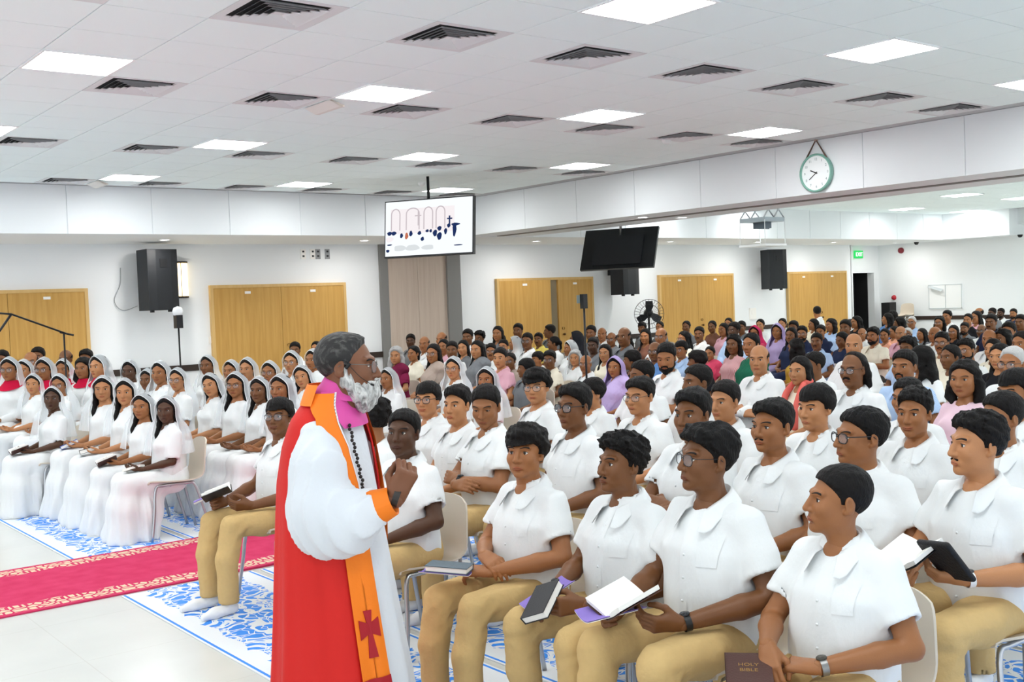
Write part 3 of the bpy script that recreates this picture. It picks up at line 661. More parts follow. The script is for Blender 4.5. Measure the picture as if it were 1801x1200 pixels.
A = {  # arm poses: (elbow, wrist, hand direction, palm normal, curl) left = +x, facing -y
 'lap': (((.250, -.020, .705), (.125, -.245, .635), (-.75, -.60, -.12), (-.15, 0, -1), .55), ((-.250, -.020, .705), (-.100, -.250, .650), (.80, -.50, -.10), (.2, 0, -1), .5)),
 'cross': (((.240, -.090, .715), (.000, -.215, .735), (-1, -.10, .10), (0, .8, -.4), .35), ((-.240, -.090, .715), (.010, -.245, .715), (1, .05, .10), (0, .8, -.5), .5)),
 'b1': (((.270, -.020, .690), (.085, -.265, .645), (-.92, -.30, -.05), (-.2, .2, -1), .75), ((-.245, -.070, .700), (-.085, -.310, .690), (.50, -.55, -.55), (.3, .3, -.9), .75)),
 'b2': (((.265, .000, .690), (.120, -.290, .635), (-.50, -.85, .05), (-.8, .2, .6), .6), ((-.245, -.050, .700), (-.150, -.330, .635), (.22, -.95, .02), (.95, 0, .25), .8)),
 'b3': (((.260, -.030, .690), (.100, -.320, .640), (-.45, -.88, .00), (-.9, .4, .1), .8), ((-.250, -.040, .700), (-.105, -.300, .660), (.10, -.90, -.30), (.6, .0, -.8), .6)),
 'b4': (((.255, -.030, .700), (.050, -.275, .650), (-.90, -.42, -.05), (-.2, .3, -1), .55), ((-.250, -.060, .700), (-.040, -.245, .705), (.95, -.15, -.22), (0, .4, -.9), .55)),
 'case': (((.265, -.020, .700), (.120, -.270, .690), (-.70, -.70, .12), (-.5, .2, .8), .7), ((-.250, -.050, .700), (-.105, -.300, .680), (.45, -.85, -.05), (.4, .2, .9), .7)),
 'read': (((.215, -.030, .690), (.090, -.260, .640), (-.50, -.85, -.05), (-.3, 0, .9), .5), ((-.215, -.030, .690), (-.090, -.260, .640), (.50, -.85, -.05), (.3, 0, .9), .5))}
A['b7'] = A['b2']
HEADZ = 1.145   # seated head centre above the floor (local)
def torso_core(f, fem):
    f.chain([(0, .01, .85), (0, .025, .96)], [.09, .06], .04, sc=(.85, 1.1, 1))
    f.chain([(0, .022, .93), (0, .010, 1.06)], [.052, .044], .03); f.ell((0, -.030, .955), (.055, .036, .055), .03)
BODY = {}
def body_mesh(kind, pose, hh, yaw, pitch, roll, fs=(1,1,1), gaze=(0,0), smile=0, squint=0, low=False, bare=False):
    """one continuous figure: head, neck, trunk, arms and hands"""
    key = (kind, pose, hh, yaw, pitch, roll, fs, gaze, smile, squint, low)
    if key in BODY: return BODY[key]
    fem = kind in ('woman', 'girl'); w = .87 if fem else 1.
    h = .019 if low else .0105 if hh < .0035 else .014 if hh < .005 else .016
    f = Field((-.33, -.40, .44), (.33, .18, 1.10), h); torso_core(f, fem)
    k = .84 if fem else 1.
    for i, sx in ((0, 1), (1, -1)):
        el, wr, d, pn, cu = A[pose][i]; sh = V3(sx*.148*w, .015, .905); el = np.array(el)*V3(w, 1, 1)
        f.chain([(sx*.06, .015, .90), sh], [.046, .043*k], .02)
        f.chain([sh, (sh+np.array(el))/2+V3(0, .004, 0), el], [.043*k, .046*k, .039*k], .015)
        wr = np.array(wr); mid = el+(wr-el)*.35
        f.chain([el, mid, wr], [.039*k, .042*k, .027*k], .012)
        f.ell(el+V3(0, .006, -.004), (.036*k,)*3, .01)
    mb = f.nets()
    for i in (0, 1):
        el, wr, d, pn, cu = A[pose][i]; place_hand(mb, wr, d, pn, i == 0, cu, .45, .008 if low else .0040 if hh < .0035 else .0052 if hh < .005 else .0065, .86 if fem else 1.)
    mb.merge(head_mesh(kind, hh, gaze, smile, squint), head_matrix(yaw, pitch, roll, fs))
    BODY[key] = mb; return mb
def head_matrix(yaw, pitch, roll, fs=(1,1,1), z=None, y=-.012):
    R = Rz(math.radians(yaw))@Rx(math.radians(pitch))@Ry(math.radians(roll))
    return M4(R@np.diag(fs), (0, y, HEADZ if z is None else z))
def folds(f, amp, seed, fr=26, stretch=(1,1,.45)):
    x, y, z = f.xyz()
    n = vnoise(x*stretch[0], y*stretch[1], z*stretch[2], fr, seed)*.6+vnoise(x*stretch[0], y*stretch[1], z*stretch[2], fr*2.2, seed+1)*.4
    f.D = (f.D+amp*(np.abs(n)*1.3-.55)).astype(np.float32)
def shirt_mesh(pose, fat=0., h=.009, sleeve=.62, seed=1, fem=False, longs=False):
    f = Field((-.36, -.34, .46), (.36, .25, 1.09), h); w = .87 if fem else 1.
    b = .015*fat; carve = []
    f.chain([(0, .015, .515), (0, -.010-b, .60), (0, -.012-b*1.5, .70), (0, .000, .80), (0, .018, .870)], [.150+b, .150+b*2, .146+b*2, .150+b, .120], .05, sc=(.84/w, 1.12, 1))
    f.cone((-.100*w, .018, .938), (.100*w, .018, .938), .044, .044, .05); f.cone((-.06*w, .018, .958), (.06*w, .018, .958), .040, .040, .05)
    if fem:
        for sx in (-1, 1): f.ell((sx*.062, -.095, .835), (.062, .055, .058), .04)
    f.cone((0, .024, .93), (0, .018, 1.00), .072, .060, .03)
    for i, sx in ((0, 1), (1, -1)):
        el, wr = np.array(A[pose][i][0])*V3(w, 1, 1), np.array(A[pose][i][1]); sh = V3(sx*.150*w, .016, .914); d = unit(el-sh); L = np.linalg.norm(el-sh)
        g = Field((-.36, -.34, .46), (.36, .25, 1.09), h); g.ax = f.ax
        r0, r1 = (.065, .070) if not fem else (.058, .058)
        en = sh+d*L*sleeve
        g.chain([sh-d*.01, sh+d*L*.4, en+d*.05], [r0, r0, r1+b*.3], .02)
        g.cut(en, d, .004)
        if not longs:
            carve.append((en-d*.02, en+d*.06, r1-.020))
            f.put((slice(None),)*3, g.D, .028, '+')
        else:
            f.put((slice(None),)*3, g.D, .028, '+')
            f.chain([en-d*.02, el, el+(wr-el)*.5, wr-unit(wr-el)*.01], [.062, .056, .050, .040], .02)
    f.cone((0, .010, 1.09), (0, .014, .965), .064, .052, .006, '-')      # neck opening
    f.cone((0, -.105, 1.05), (0, -.112, .885 if not fem else .935), .058, .003, .006, '-')     # open V
    f.smax((.485-f.ax[2][None, None, :]+0*f.D).astype(np.float32), .01)
    folds(f, .012, seed, 20)
    for a, b2, r in carve: f.cone(a, b2, r, r, 0, '-')
    mb = f.nets()
    if not fem:
        zz = np.linspace(.95, .53, 16); yy = f.surf_y(np.full(16, .012), zz)
        G = np.array([np.stack([np.full(16, xx), yy-.0025*(abs(xx-.003) < .0145), zz], 1) for xx in (-.0155, -.013, .003, .019, .0215)]); mb.grid(G[::-1], 0)
        for z in (.905, .825, .745, .665, .585):
            y0 = float(f.surf_y(np.array([.003]), np.array([z]))[0]); mb.lathe([(.0001, -.0035), (.0045, -.0035), (.005, -.001), (.005, .002)], 8, 0, 1, (.003, y0-.002, z))
        px = np.linspace(.055, .125, 7); pz = np.linspace(.79, .885, 8); G = []
        for z in pz: G.append(np.stack([px, f.surf_y(px, np.full(7, z))-.003, np.full(7, z)], 1))
        mb.grid(np.array(G), 0)
    return mb
def collar_mesh(fem=False):
    """stand-and-fall collar with two points at the open front"""
    a = np.linspace(-1, 1, 41); ang = a*2.62
    def ring(rx, ry, z, cy=.014): return np.stack([rx*np.sin(ang), cy+ry*np.cos(ang), z], 1)
    fr = np.abs(a)**3; tip = np.exp(-((np.abs(a)-.93)/.10)**2)
    z0 = 1.046-.066*np.abs(a)**2.0
    inner = ring(.058+.002*fr, .058+.006*fr, z0-.032); top = ring(.063+.003*fr, .063+.012*fr, z0)
    mid = ring(.076+.010*fr, .074+.040*fr, z0-.008-.004*tip)
    out = ring(.104+.014*tip, .094+.066*fr+.016*tip, z0-.046-.036*tip)
    mb = MB(); mb.grid(np.array([inner, top, mid, out])); mb.grid(np.array([out-V3(0, 0, .003), mid-V3(0, 0, .003), top-V3(0, 0, .005)])); return mb
def trouser_mesh(h=.010, seed=2, spread=0., fwd=0.):
    f = Field((-.34, -.66, .04), (.34, .22, .66), h)
    f.chain([(0, .02, .60), (0, .02, .53)], [.145, .150], .04, sc=(.84, 1.05, 1))
    for sx in (-1, 1):
        kx = sx*(.135+spread); f.chain([(sx*.080, .02, .515), (kx*.9, -.22, .530), (kx, -.43, .530)], [.098, .090, .070], .03)
        f.chain([(kx, -.435, .525), (kx, -.45+fwd*.5, .34), (kx*.97, -.42+fwd, .085)], [.072, .066, .060], .02)
        f.cone((kx*.97, -.42+fwd, .10), (kx*.97, -.42+fwd, .02), .046, .046, .005, '-')
    f.smax((.075-f.ax[2][None, None, :]+0*f.D).astype(np.float32), 0)
    x, y, z = f.xyz(); n = vnoise(x, y, z, 24, seed)*.5+vnoise(x*.5, y*1.3, z*1.6, 52, seed+4)*.5*np.exp(-((y+.42)/.11)**2-((z-.47)/.10)**2)*2.2+.25*vnoise(x*1.5, y*.5, z*.5, 60, seed+7)
    f.D = (f.D+.0075*(np.abs(n)*1.3-.4)).astype(np.float32)
    f.smax((z-.60+0*f.D).astype(np.float32), .01)
    return f.nets()
def sock_mesh(sx, spread=0., fwd=0., h=.008):
    kx = sx*(.135+spread)*.97; y0 = -.42+fwd
    f = Field((kx-.09, y0-.25, -.01), (kx+.09, y0+.10, .17), h)
    f.chain([(kx, y0+.005, .15), (kx, y0+.005, .06)], [.038, .042], .02); f.chain([(kx, y0+.02, .042), (kx+sx*.012, y0-.10, .036), (kx+sx*.018, y0-.17, .026)], [.038, .036, .024], .02, sc=(1, 1, 1.1))
    f.smax((.002-f.ax[2][None, None, :]+0*f.D).astype(np.float32), .004); return f.nets()
def skirt_mesh(h=.012, seed=5):
    f = Field((-.34, -.72, -.01), (.34, .24, .68), h)
    f.chain([(0, .02, .60), (0, .02, .53)], [.135, .145], .04, sc=(.84, 1.05, 1))
    for sx in (-1, 1): f.chain([(sx*.075, .02, .515), (sx*.10, -.22, .535), (sx*.095, -.41, .530)], [.100, .092, .075], .05)
    for sx in (-1, 0, 1): f.chain([(sx*.085, -.40, .50), (sx*.105, -.44, .30), (sx*.135, -.50, .03)], [.085, .095, .105], .07)
    f.chain([(0, -.18, .46), (0, -.25, .25), (0, -.30, .05)], [.10, .13, .16], .10, sc=(.75, 1, 1))
    x, y, z = f.xyz(); a = np.arctan2(x, -(y+.28)); ramp = np.clip((.52-z)/.40, 0, 1)
    f.D = (f.D+ramp*(.015*np.sin(a*11+vnoise(x, y, z, 8, seed)*2.2)+.007*np.sin(a*23+z*6))+.004*vnoise(x, y, z*.4, 26, seed)).astype(np.float32)
    f.smax((.004-z+0*f.D).astype(np.float32), 0); f.smax((z-.62+0*f.D).astype(np.float32), .01); return f.nets()
def drape_mesh(h=.010):
    """sari end: band from the right hip over the left shoulder"""
    f = Field((-.32, -.32, .46), (.32, .26, 1.08), h)
    f.chain([(0, .015, .50), (0, -.015, .62), (0, -.012, .72), (0, .000, .83), (0, .018, .925)], [.165, .160, .156, .158, .124], .05, sc=(.95, 1.10, 1))
    f.cone((-.07, .018, .985), (.09, .016, .985), .055, .062, .04); f.ell((.135, .012, .955), (.075, .08, .07), .03)
    for sx in (-1, 1): f.ell((sx*.058, -.095, .835), (.066, .062, .062), .04)
    x, y, z = f.xyz(); nx, nz = unit((-.80, .60)); d = x*nx+(z-.80)*nz
    f.smax((np.abs(d-.0)-.115+0*f.D).astype(np.float32), .01)
    f.D = (f.D+.006*np.sin((d+0*f.D)*190+vnoise(x, y, z, 12, 3)*2)*.6).astype(np.float32)
    f.smax((-(f.ell_inner if hasattr(f, 'ell_inner') else f.D*0+1)).astype(np.float32), 0) if False else None
    return f.nets()
# ------------------------------------------------------------------ things in the room
def frame3(x, z):
    """rotation with columns x, y, z from two directions"""
    x = unit(x); z = np.array(z, float); z = unit(z-x*(z@x)); return np.stack([x, np.cross(z, x), z], 1)
# lit screen hung from the ceiling
L, Rr = V3(7.76, 12.55, 0), V3(8.40, 11.45, 0); ctr = (L+Rr)/2; ctr[2] = 2.73
R = frame3(Rr-L, (.10, .06, 1)); M = M4(R, ctr); W2, H2 = .635, .365
e = empty('hanging_screen'); e.matrix_world = Matrix(M.tolist()); tag(e, 'lit flat screen hung from the ceiling showing the service', 'television')
obj('casing', MB().box((-W2-.015, -.01, -H2-.02), (W2+.015, .06, H2+.015)).mesh('casing', MBLK, False), e)
scr = obj('screen', MB().box((-W2, -.014, -H2), (W2, -.010, H2)).mesh('screen', emat('screen_white', (.93, .97, 1), .68), False), e)
SC = [emat('screen_arch', '#d6cbd0', 0.58), emat('screen_navy', '#2b3f74', 0.45), emat('screen_orange', '#e9896a', 0.45), emat('screen_grey', '#e3e8ea', 0.62), emat('screen_blush', '#f8f1f3', 0.66)]
pic = MB()
def q2(x, z): return (-1+2*x)*W2, (1-2*z)*H2
def rect(x0, z0, x1, z1, m, d=.001):
    a, b = q2(x0, z0); c, f2 = q2(x1, z1); pic.box((min(a, c), -.0145-d, min(b, f2)), (max(a, c), -.0141, max(b, f2)), m)
def blob(x, z, rx, rz, m, d=.0015):
    cx, cz = q2(x, z); t = np.linspace(0, 2*np.pi, 14, endpoint=False); P = np.stack([cx+rx*2*W2*np.cos(t)*(1+.15*np.sin(3*t+x*9)), np.full(14, -.0145-d), cz+rz*2*H2*np.sin(t)*(1+.12*np.cos(2*t+z*7))], 1)
    b = pic.n; pic.add(P, np.array([list(range(13, -1, -1))]), m)
rect(.06, .14, .80, .60, 4, .0004)
for x in (.12, .32, .50, .64): 
    t = np.linspace(0, np.pi, 12); cx, cz = q2(x, .24); w = .10*W2*1.0 if x != .32 else .15*W2
    pic.tube(np.vstack([[(cx+w, -.0152, cz-.42*H2*1.4)], np.stack([cx+w*np.cos(t), np.full(12, -.0152), cz+.13*H2*np.sin(t)*1.6], 1), [(cx-w, -.0152, cz-.42*H2*1.4)]]), .008, 4, 0)
rect(.378, .20, .388, .46, 0, .002); rect(.345, .27, .42, .29, 0, .002); rect(.735, .32, .752, .52, 1, .002); rect(.715, .36, .775, .385, 1, .002)
for x, z, rx, rz, m in ((.05, .58, .03, .035, 1), (.10, .58, .03, .035, 1), (.19, .63, .018, .045, 1), (.25, .64, .02, .06, 2), (.30, .60, .02, .05, 1), (.40, .60, .022, .035, 1), (.435, .71, .02, .04, 1), (.49, .57, .02, .025, 1), (.53, .575, .015, .03, 1), (.58, .62, .025, .06, 1), (.63, .68, .028, .07, 1), (.63, .54, .025, .04, 1), (.70, .60, .018, .055, 1), (.735, .50, .02, .035, 1), (.80, .58, .022, .12, 1), (.81, .485, .05, .025, 1), (.05, .69, .045, .05, 4), (.05, .79, .03, .015, 1), (.03, .90, .02, .03, 1), (.17, .86, .07, .06, 3), (.32, .86, .08, .06, 3), (.50, .87, .07, .05, 3), (.84, .86, .05, .012, 1)): blob(x, z, rx, rz, m)
obj('picture', pic.mesh('picture', SC, False), scr)
obj('hanger', MB().tube([(0, .03, H2), (0, .03, 1.2)], .02, 10).mesh('hanger', MBLKM), e).matrix_local = Matrix(M4(np.linalg.inv(R), (0, .03, H2)).tolist())@Matrix.Translation((0, 0, -H2+.02))@Matrix.Diagonal((1, 1, .55, 1)).to_4x4()
# dark screen under the beam
L, Rr = V3(12.05, 13.45, 0), V3(12.55, 12.30, 0); ctr = V3(12.35, 12.85, 2.49)
R = frame3(Rr-L, (.42, .18, 1)); e = empty('hanging_screen'); e.matrix_world = Matrix(M4(R, ctr).tolist()); tag(e, 'dark screen hung under the beam, seen from its back', 'television')
obj('casing', MB().box((-.64, -.02, -.36), (.64, .03, .36)).mesh('casing', mat('screen_black', '#0d1013', .35), False), e)
obj('back_cover', MB().box((-.42, -.055, -.30), (.42, -.02, .22)).mesh('back_cover', mat('screen_back', '#111418', .5), False), e)
obj('panel', MB().box((-.62, .03, -.34), (.62, .033, .34)).mesh('panel', MBLK, False), e)
obj('hanger', MB().tube([(0, 0, 0), (0, 0, .78)], .02, 10).mesh('hanger', MSTEEL), e).matrix_local = Matrix(M4(np.linalg.inv(R), (0, .01, .18)).tolist())
# clock with strap on the beam
cm = mat('clock_rim_green', '#7fae9f', .4); e = empty('wall_clock', (XB0, 7.78, 3.06)); e.rotation_euler = (0, 0, -math.pi/2); tag(e, 'round white wall clock with pale green rim hung by a strap', 'clock')
obj('rim', MB().lathe([(.205, 0), (.222, -.01), (.222, -.05), (.210, -.062), (.200, -.055), (.200, -.03)], 40, 0, 1).mesh('rim', cm), e)
obj('dial', MB().lathe([(.0005, -.032), (.201, -.032)], 40, 0, 1).mesh('dial', mat('clock_dial', '#f3f6f6', .4)), e)
obj('strap', MB().tube([(-.15, -.03, .155), (0, -.02, .385), (.15, -.03, .155)], .010, 6).mesh('strap', mat('leather_strap', '#6b5348', .6)), e)
obj('peg', MB().lathe([(.001, -.04), (.016, -.04), (.016, 0)], 12, 0, 1, (0, 0, .385)).mesh('peg', mat('wood_peg', '#b79a8c', .6)), e)
def text(body, size, parent, loc, rot, m, extr=.001, name='lettering'):
    cu = bpy.data.curves.new(name, 'FONT'); cu.body = body; cu.size = size; cu.extrude = extr; cu.align_x = 'CENTER'; cu.align_y = 'CENTER'; cu.materials.append(m)
    tmp = bpy.data.objects.new(name+'_curve', cu); me = bpy.data.meshes.new_from_object(tmp); bpy.data.objects.remove(tmp); me.name = name
    o = bpy.data.objects.new(name, me); C.objects.link(o); o.parent = parent; o.location = loc; o.rotation_euler = rot; return o
MNUM = mat('numeral_grey', '#8f9a9c', .6)
for k in range(1, 13):
    a = k*math.pi/6; text(str(k), .042, e, (.158*math.sin(a), -.034, .158*math.cos(a)), (math.pi/2, 0, 0), MNUM, .0005, 'numeral')
for a, ln, w in ((-1.15, .085, .006), (-2.2, .12, .004)):
    o = obj('clock_hand', MB().box((-w, -.038, -.02), (w, -.036, ln)).mesh('clock_hand', MBLK, False), e); o.rotation_euler = (0, a, 0)
# exit sign, alarm, cameras, whiteboard panel
e = empty('exit_sign', (25.05, YW+.24, 2.58)); tag(e, 'green lit EXIT sign above the dark doorway', 'sign')
obj('casing', MB().box((-.17, -.05, -.10), (.17, 0, .10)).mesh('casing', emat('exit_green', '#2fae55', 1.2), False), e); text('EXIT', .15, e, (0, -.052, -.005), (math.pi/2, 0, 0), emat('exit_letters', (.75, 1, .8), 2.0))
o = obj('alarm_sounder', MB().lathe([(.001, -.09), (.05, -.085), (.075, -.05), (.08, 0)], 20, 0, 0).mesh('alarm_sounder', mat('alarm_red', '#7a1f2a', .4))); o.location = (XR, 16.35, 2.64); o.rotation_euler = (0, 0, 0); tag(o, 'dark red round alarm high on the rear wall', 'alarm')
o = obj('alarm_bell', MB().lathe([(.001, -.06), (.05, -.055), (.07, 0)], 20, 0, 0).mesh('alarm_bell', mat('alarm_bright_red', '#b52230', .4))); o.location = (XR, 16.6, 1.40); tag(o, 'small red call point above the stacked chairs', 'alarm')
for (x, y, l) in ((25.5, 15.6, 'black dome camera near the exit sign'), (25.5, 12.9, 'black dome camera further along the rear bulkhead')):
    o = obj('dome_camera', MB().lathe([(.001, -.07), (.04, -.06), (.055, -.03), (.06, 0)], 20).mesh('dome_camera', MBLK)); o.location = (x, y, ZS); tag(o, l, 'camera')
e = empty('wall_panel', (XR, 15.12, 1.08)); tag(e, 'white framed notice panel with a slanted flap on the rear wall', 'notice board')
obj('board', MB().box((-.03, -.46, 0), (0, .46, .62)).mesh('board', MWHITE, False), e); MGREYL = mat('pale_grey_line', '#c3cacd', .6)
for a in ((-.036, -.46, 0, -.03, .46, .02), (-.036, -.46, .60, -.03, .46, .62), (-.036, -.46, 0, -.03, -.44, .62), (-.036, .44, 0, -.03, .46, .62), (-.036, -.02, 0, -.03, 0, .62)): obj('edge_strip', MB().box(a[:3], a[3:]).mesh('edge_strip', MGREYL, False), e)
obj('flap', MB().add([(-.03, .05, .50), (-.03, .42, .60), (-.14, .42, .56), (-.14, .05, .44)], np.array([(0, 1, 2, 3)])).mesh('flap', MGREYL, False), e)
o = obj('equipment_case', MB().box((25.55, 16.45, 0), (25.85, 16.7, 1.28)).mesh('equipment_case', MBLK, False)); tag(o, 'tall black box beside the dark doorway', 'box')
# projector on its scissor lift
e = empty('projector_lift', (16.9, 13.6, 2.62)); tag(e, 'white projector lift with crossed arms below the far ceiling', 'projector lift')
obj('tray', MB().box((-.32, -.32, -.05), (.32, .32, -.01)).mesh('tray', MWHITE, False), e); obj('projector', MB().box((-.10, -.14, .30), (.10, .14, .42)).box((-.2, -.01, .29), (.2, .01, .31)).mesh('projector', mat('projector_grey', '#54606a', .5), False), e); obj('mount', MB().box((-.30, -.30, .42), (.30, .30, .50)).mesh('mount', mat('mount_grey', '#a9b4bc', .4), False), e)
for s in (-1, 1):
    for t in (-1, 1): obj('rod', MB().tube([(s*.30, t*.30, -.03), (s*.30, t*.30, .45)], .008, 6).mesh('rod', MWHITE), e)
for s in (-1, 1):
    for a, b in ((-.3, .0), (.0, -.3), (.0, .3), (.3, .0)): obj('scissor_arm', MB().tube([(a, s*.28, .50), (b, s*.28, .80)], .014, 6).mesh('scissor_arm', MSTEEL), e)
# pedestal fan
e = empty('pedestal_fan', (16.2, 16.05, 0)); tag(e, 'black industrial pedestal fan against the white wall', 'fan')
obj('base', MB().lathe([(.001, .05), (.06, .06), (.22, .03), (.23, 0)], 24).mesh('base', MBLKM), e); obj('pole', MB().tube([(0, 0, .03), (0, 0, 1.30)], .022, 10).mesh('pole', MBLKM), e)
h = obj('motor', MB().lathe([(.001, -.10), (.05, -.10), (.09, -.05), (.10, .08), (.06, .16), (.001, .17)], 20, 0, 1).mesh('motor', MBLK), e); h.location = (0, 0, 1.34); h.rotation_euler = (.08, 0, -.70)
for k in range(3):
    b = obj('blade', MB().grid(np.array([[(.05, 0, -.04), (.05, .03, .05)], [(.15, -.02, -.09), (.15, .04, .07)], [(.27, -.03, -.08), (.27, .04, .06)]])).mesh('blade', mat('blade_black', '#1a1d22', .5)), h); b.rotation_euler = (0, k*2.094+.5, 0); b.location = (0, -.12, 0)
cg = MB()
for k in range(28):
    a = k*2*math.pi/28; cg.tube([(.05*math.cos(a), -.21, .05*math.sin(a)), (.20*math.cos(a), -.20, .20*math.sin(a)), (.305*math.cos(a), -.11, .305*math.sin(a)), (.20*math.cos(a), -.03, .20*math.sin(a))], .0025, 3, 0, False)
for r, y in ((.305, -.11), (.20, -.20), (.05, -.21)): a = np.linspace(0, 2*np.pi, 33); cg.tube(np.stack([r*np.cos(a), np.full(33, y), r*np.sin(a)], 1), .006, 5, 0, False)
obj('cage', cg.mesh('cage', MBLKM), h)
# stands
e = empty('boom_stand', (2.62, 12.0, 0)); tag(e, 'black microphone boom stand leaning in at the edge by the choir', 'microphone stand')
obj('pole', MB().tube([(.02, 0, .02), (.02, 0, 1.45), (.26, 0, 1.78)], .013, 8).mesh('pole', MBLKM), e); obj('boom', MB().tube([(.10, 0, 1.80), (.26, 0, 1.78), (.80, 0, 1.55)], .010, 8).mesh('boom', MBLKM), e); obj('clutch', MB().lathe([(.001, -.03), (.028, -.03), (.028, .03), (.001, .03)], 14, 0, 1, (.02, 0, 1.45)).mesh('clutch', MBLK), e)
for k in range(3): a = k*2.094; obj('leg', MB().tube([(.02, 0, .25), (.02+.3*math.cos(a), .3*math.sin(a), .01)], .010, 6).mesh('leg', MBLKM), e)
e = empty('microphone_stand', (3.43, 12.15, 0)); tag(e, 'slim black stand with T-shaped head among the choir', 'microphone stand')
obj('pole', MB().tube([(0, 0, .02), (0, 0, 1.55)], .010, 8).mesh('pole', MBLKM), e); obj('head', MB().tube([(-.04, 0, 1.57), (.10, 0, 1.53)], .012, 6).mesh('head', MBLKM), e); obj('base', MB().lathe([(.001, .03), (.12, .02), (.13, 0)], 20).mesh('base', MBLKM), e)
e = empty('light_stand', (5.02, 13.0, 0)); tag(e, 'slim black stand with small box and white globe under the sconce', 'stand')
obj('pole', MB().tube([(0, 0, .02), (0, 0, 1.56)], .011, 8).mesh('pole', MBLKM), e); obj('box', MB().box((-.04, -.05, 1.54), (.04, .05, 1.70)).mesh('box', MBLK, False), e); obj('globe', MB().lathe([(.001, 1.68), (.05, 1.70), (.065, 1.745), (.05, 1.79), (.001, 1.81)], 16).mesh('globe', MWHITE), e); obj('base', MB().lathe([(.001, .03), (.12, .02), (.13, 0)], 20).mesh('base', MBLKM), e)
e = empty('tablet_stand', (8.08, 9.0, 0)); tag(e, 'tall slim black stand with a small tablet above the crowd', 'stand')
obj('pole', MB().tube([(0, 0, .02), (0, 0, 1.68)], .012, 8).mesh('pole', MBLKM), e); obj('clamp', MB().box((-.03, -.03, 1.60), (.03, .03, 1.76)).mesh('clamp', MBLK, False), e); obj('tablet', MB().box((-.07, .03, 1.66), (.08, .04, 1.75)).mesh('tablet', mat('tablet_grey', '#7e8b88', .3), False), e); obj('base', MB().lathe([(.001, .03), (.12, .02), (.13, 0)], 20).mesh('base', MBLKM), e)
o = obj('cable', MB().tube(spline([(5.62, YW-.01, 2.45), (5.60, YW-.02, 2.2), (5.50, YW-.02, 1.95), (5.62, YW-.02, 1.80), (5.85, YW-.02, 1.86)], 24), .006, 5).mesh('cable', mat('grey_cable', '#9da2a4', .6))); tag(o, 'grey cable looping beside the large loudspeaker', 'cable')
# mats, carpet
def matmat(edge0, w, name):
    m, nt, b = nmat(name); tc = node(nt, 'ShaderNodeTexCoord'); sx = node(nt, 'ShaderNodeSeparateXYZ'); nt.links.new(tc.outputs['Object'], sx.inputs[0])
    def math_(op, a, bb=None):
        n = node(nt, 'ShaderNodeMath', operation=op)
        for i, v in enumerate((a, bb)):
            if v is None: continue
            if isinstance(v, (int, float)): n.inputs[i].default_value = v
            else: nt.links.new(v, n.inputs[i])
        return n.outputs[0]
    u = math_('SUBTRACT', sx.outputs[0], edge0+w/2); au = math_('ABSOLUTE', u)
    v = math_('PINGPONG', sx.outputs[1], .42)
    cb = node(nt, 'ShaderNodeCombineXYZ'); nt.links.new(au, cb.inputs[0]); nt.links.new(v, cb.inputs[1])
    n1 = node(nt, 'ShaderNodeTexNoise'); n1.inputs['Scale'].default_value = 5; n1.inputs['Detail'].default_value = 1; nt.links.new(cb.outputs[0], n1.inputs['Vector'])
    ad = node(nt, 'ShaderNodeVectorMath', operation='MULTIPLY_ADD'); nt.links.new(n1.outputs['Color'], ad.inputs[0]); ad.inputs[1].default_value = (.22, .22, 0); nt.links.new(cb.outputs[0], ad.inputs[2])
    vo = node(nt, 'ShaderNodeTexVoronoi', feature='F1'); vo.inputs['Scale'].default_value = 7.5; nt.links.new(ad.outputs[0], vo.inputs['Vector'])
    rings = math_('SINE', math_('MULTIPLY', vo.outputs['Distance'], 17.)); a1 = math_('GREATER_THAN', rings, -.35)
    ve = node(nt, 'ShaderNodeTexVoronoi', feature='DISTANCE_TO_EDGE'); ve.inputs['Scale'].default_value = 15; nt.links.new(ad.outputs[0], ve.inputs['Vector']); a2 = math_('GREATER_THAN', ve.outputs['Distance'], .045)
    lim = node(nt, 'ShaderNodeTexNoise'); lim.inputs['Scale'].default_value = 6; nt.links.new(cb.outputs[0], lim.inputs['Vector'])
    band = math_('LESS_THAN', math_('ADD', au, math_('MULTIPLY', lim.outputs['Fac'], .22)), w*.5-.03)
    f = math_('MULTIPLY', math_('MULTIPLY', a1, a2), band)
    e1 = math_('MULTIPLY', math_('GREATER_THAN', au, w/2-.028), math_('LESS_THAN', au, w/2-.012)); f = math_('MAXIMUM', f, e1)
    mx = node(nt, 'ShaderNodeMix', data_type='RGBA'); nt.links.new(f, mx.inputs['Factor']); mx.inputs[6].default_value = (*rgb('#e3e7ea'), 1); mx.inputs[7].default_value = (*rgb('#2088ea'), 1); nt.links.new(mx.outputs[2], b.inputs['Base Color']); b.inputs['Roughness'].default_value = .6
    w_ = node(nt, 'ShaderNodeTexWave'); w_.inputs['Scale'].default_value = 60; nt.links.new(tc.outputs['Object'], w_.inputs['Vector']); bp = node(nt, 'ShaderNodeBump'); bp.inputs['Strength'].default_value = .3; bp.inputs['Distance'].default_value = .003; nt.links.new(w_.outputs['Fac'], bp.inputs['Height']); nt.links.new(bp.outputs[0], b.inputs['Normal']); return m
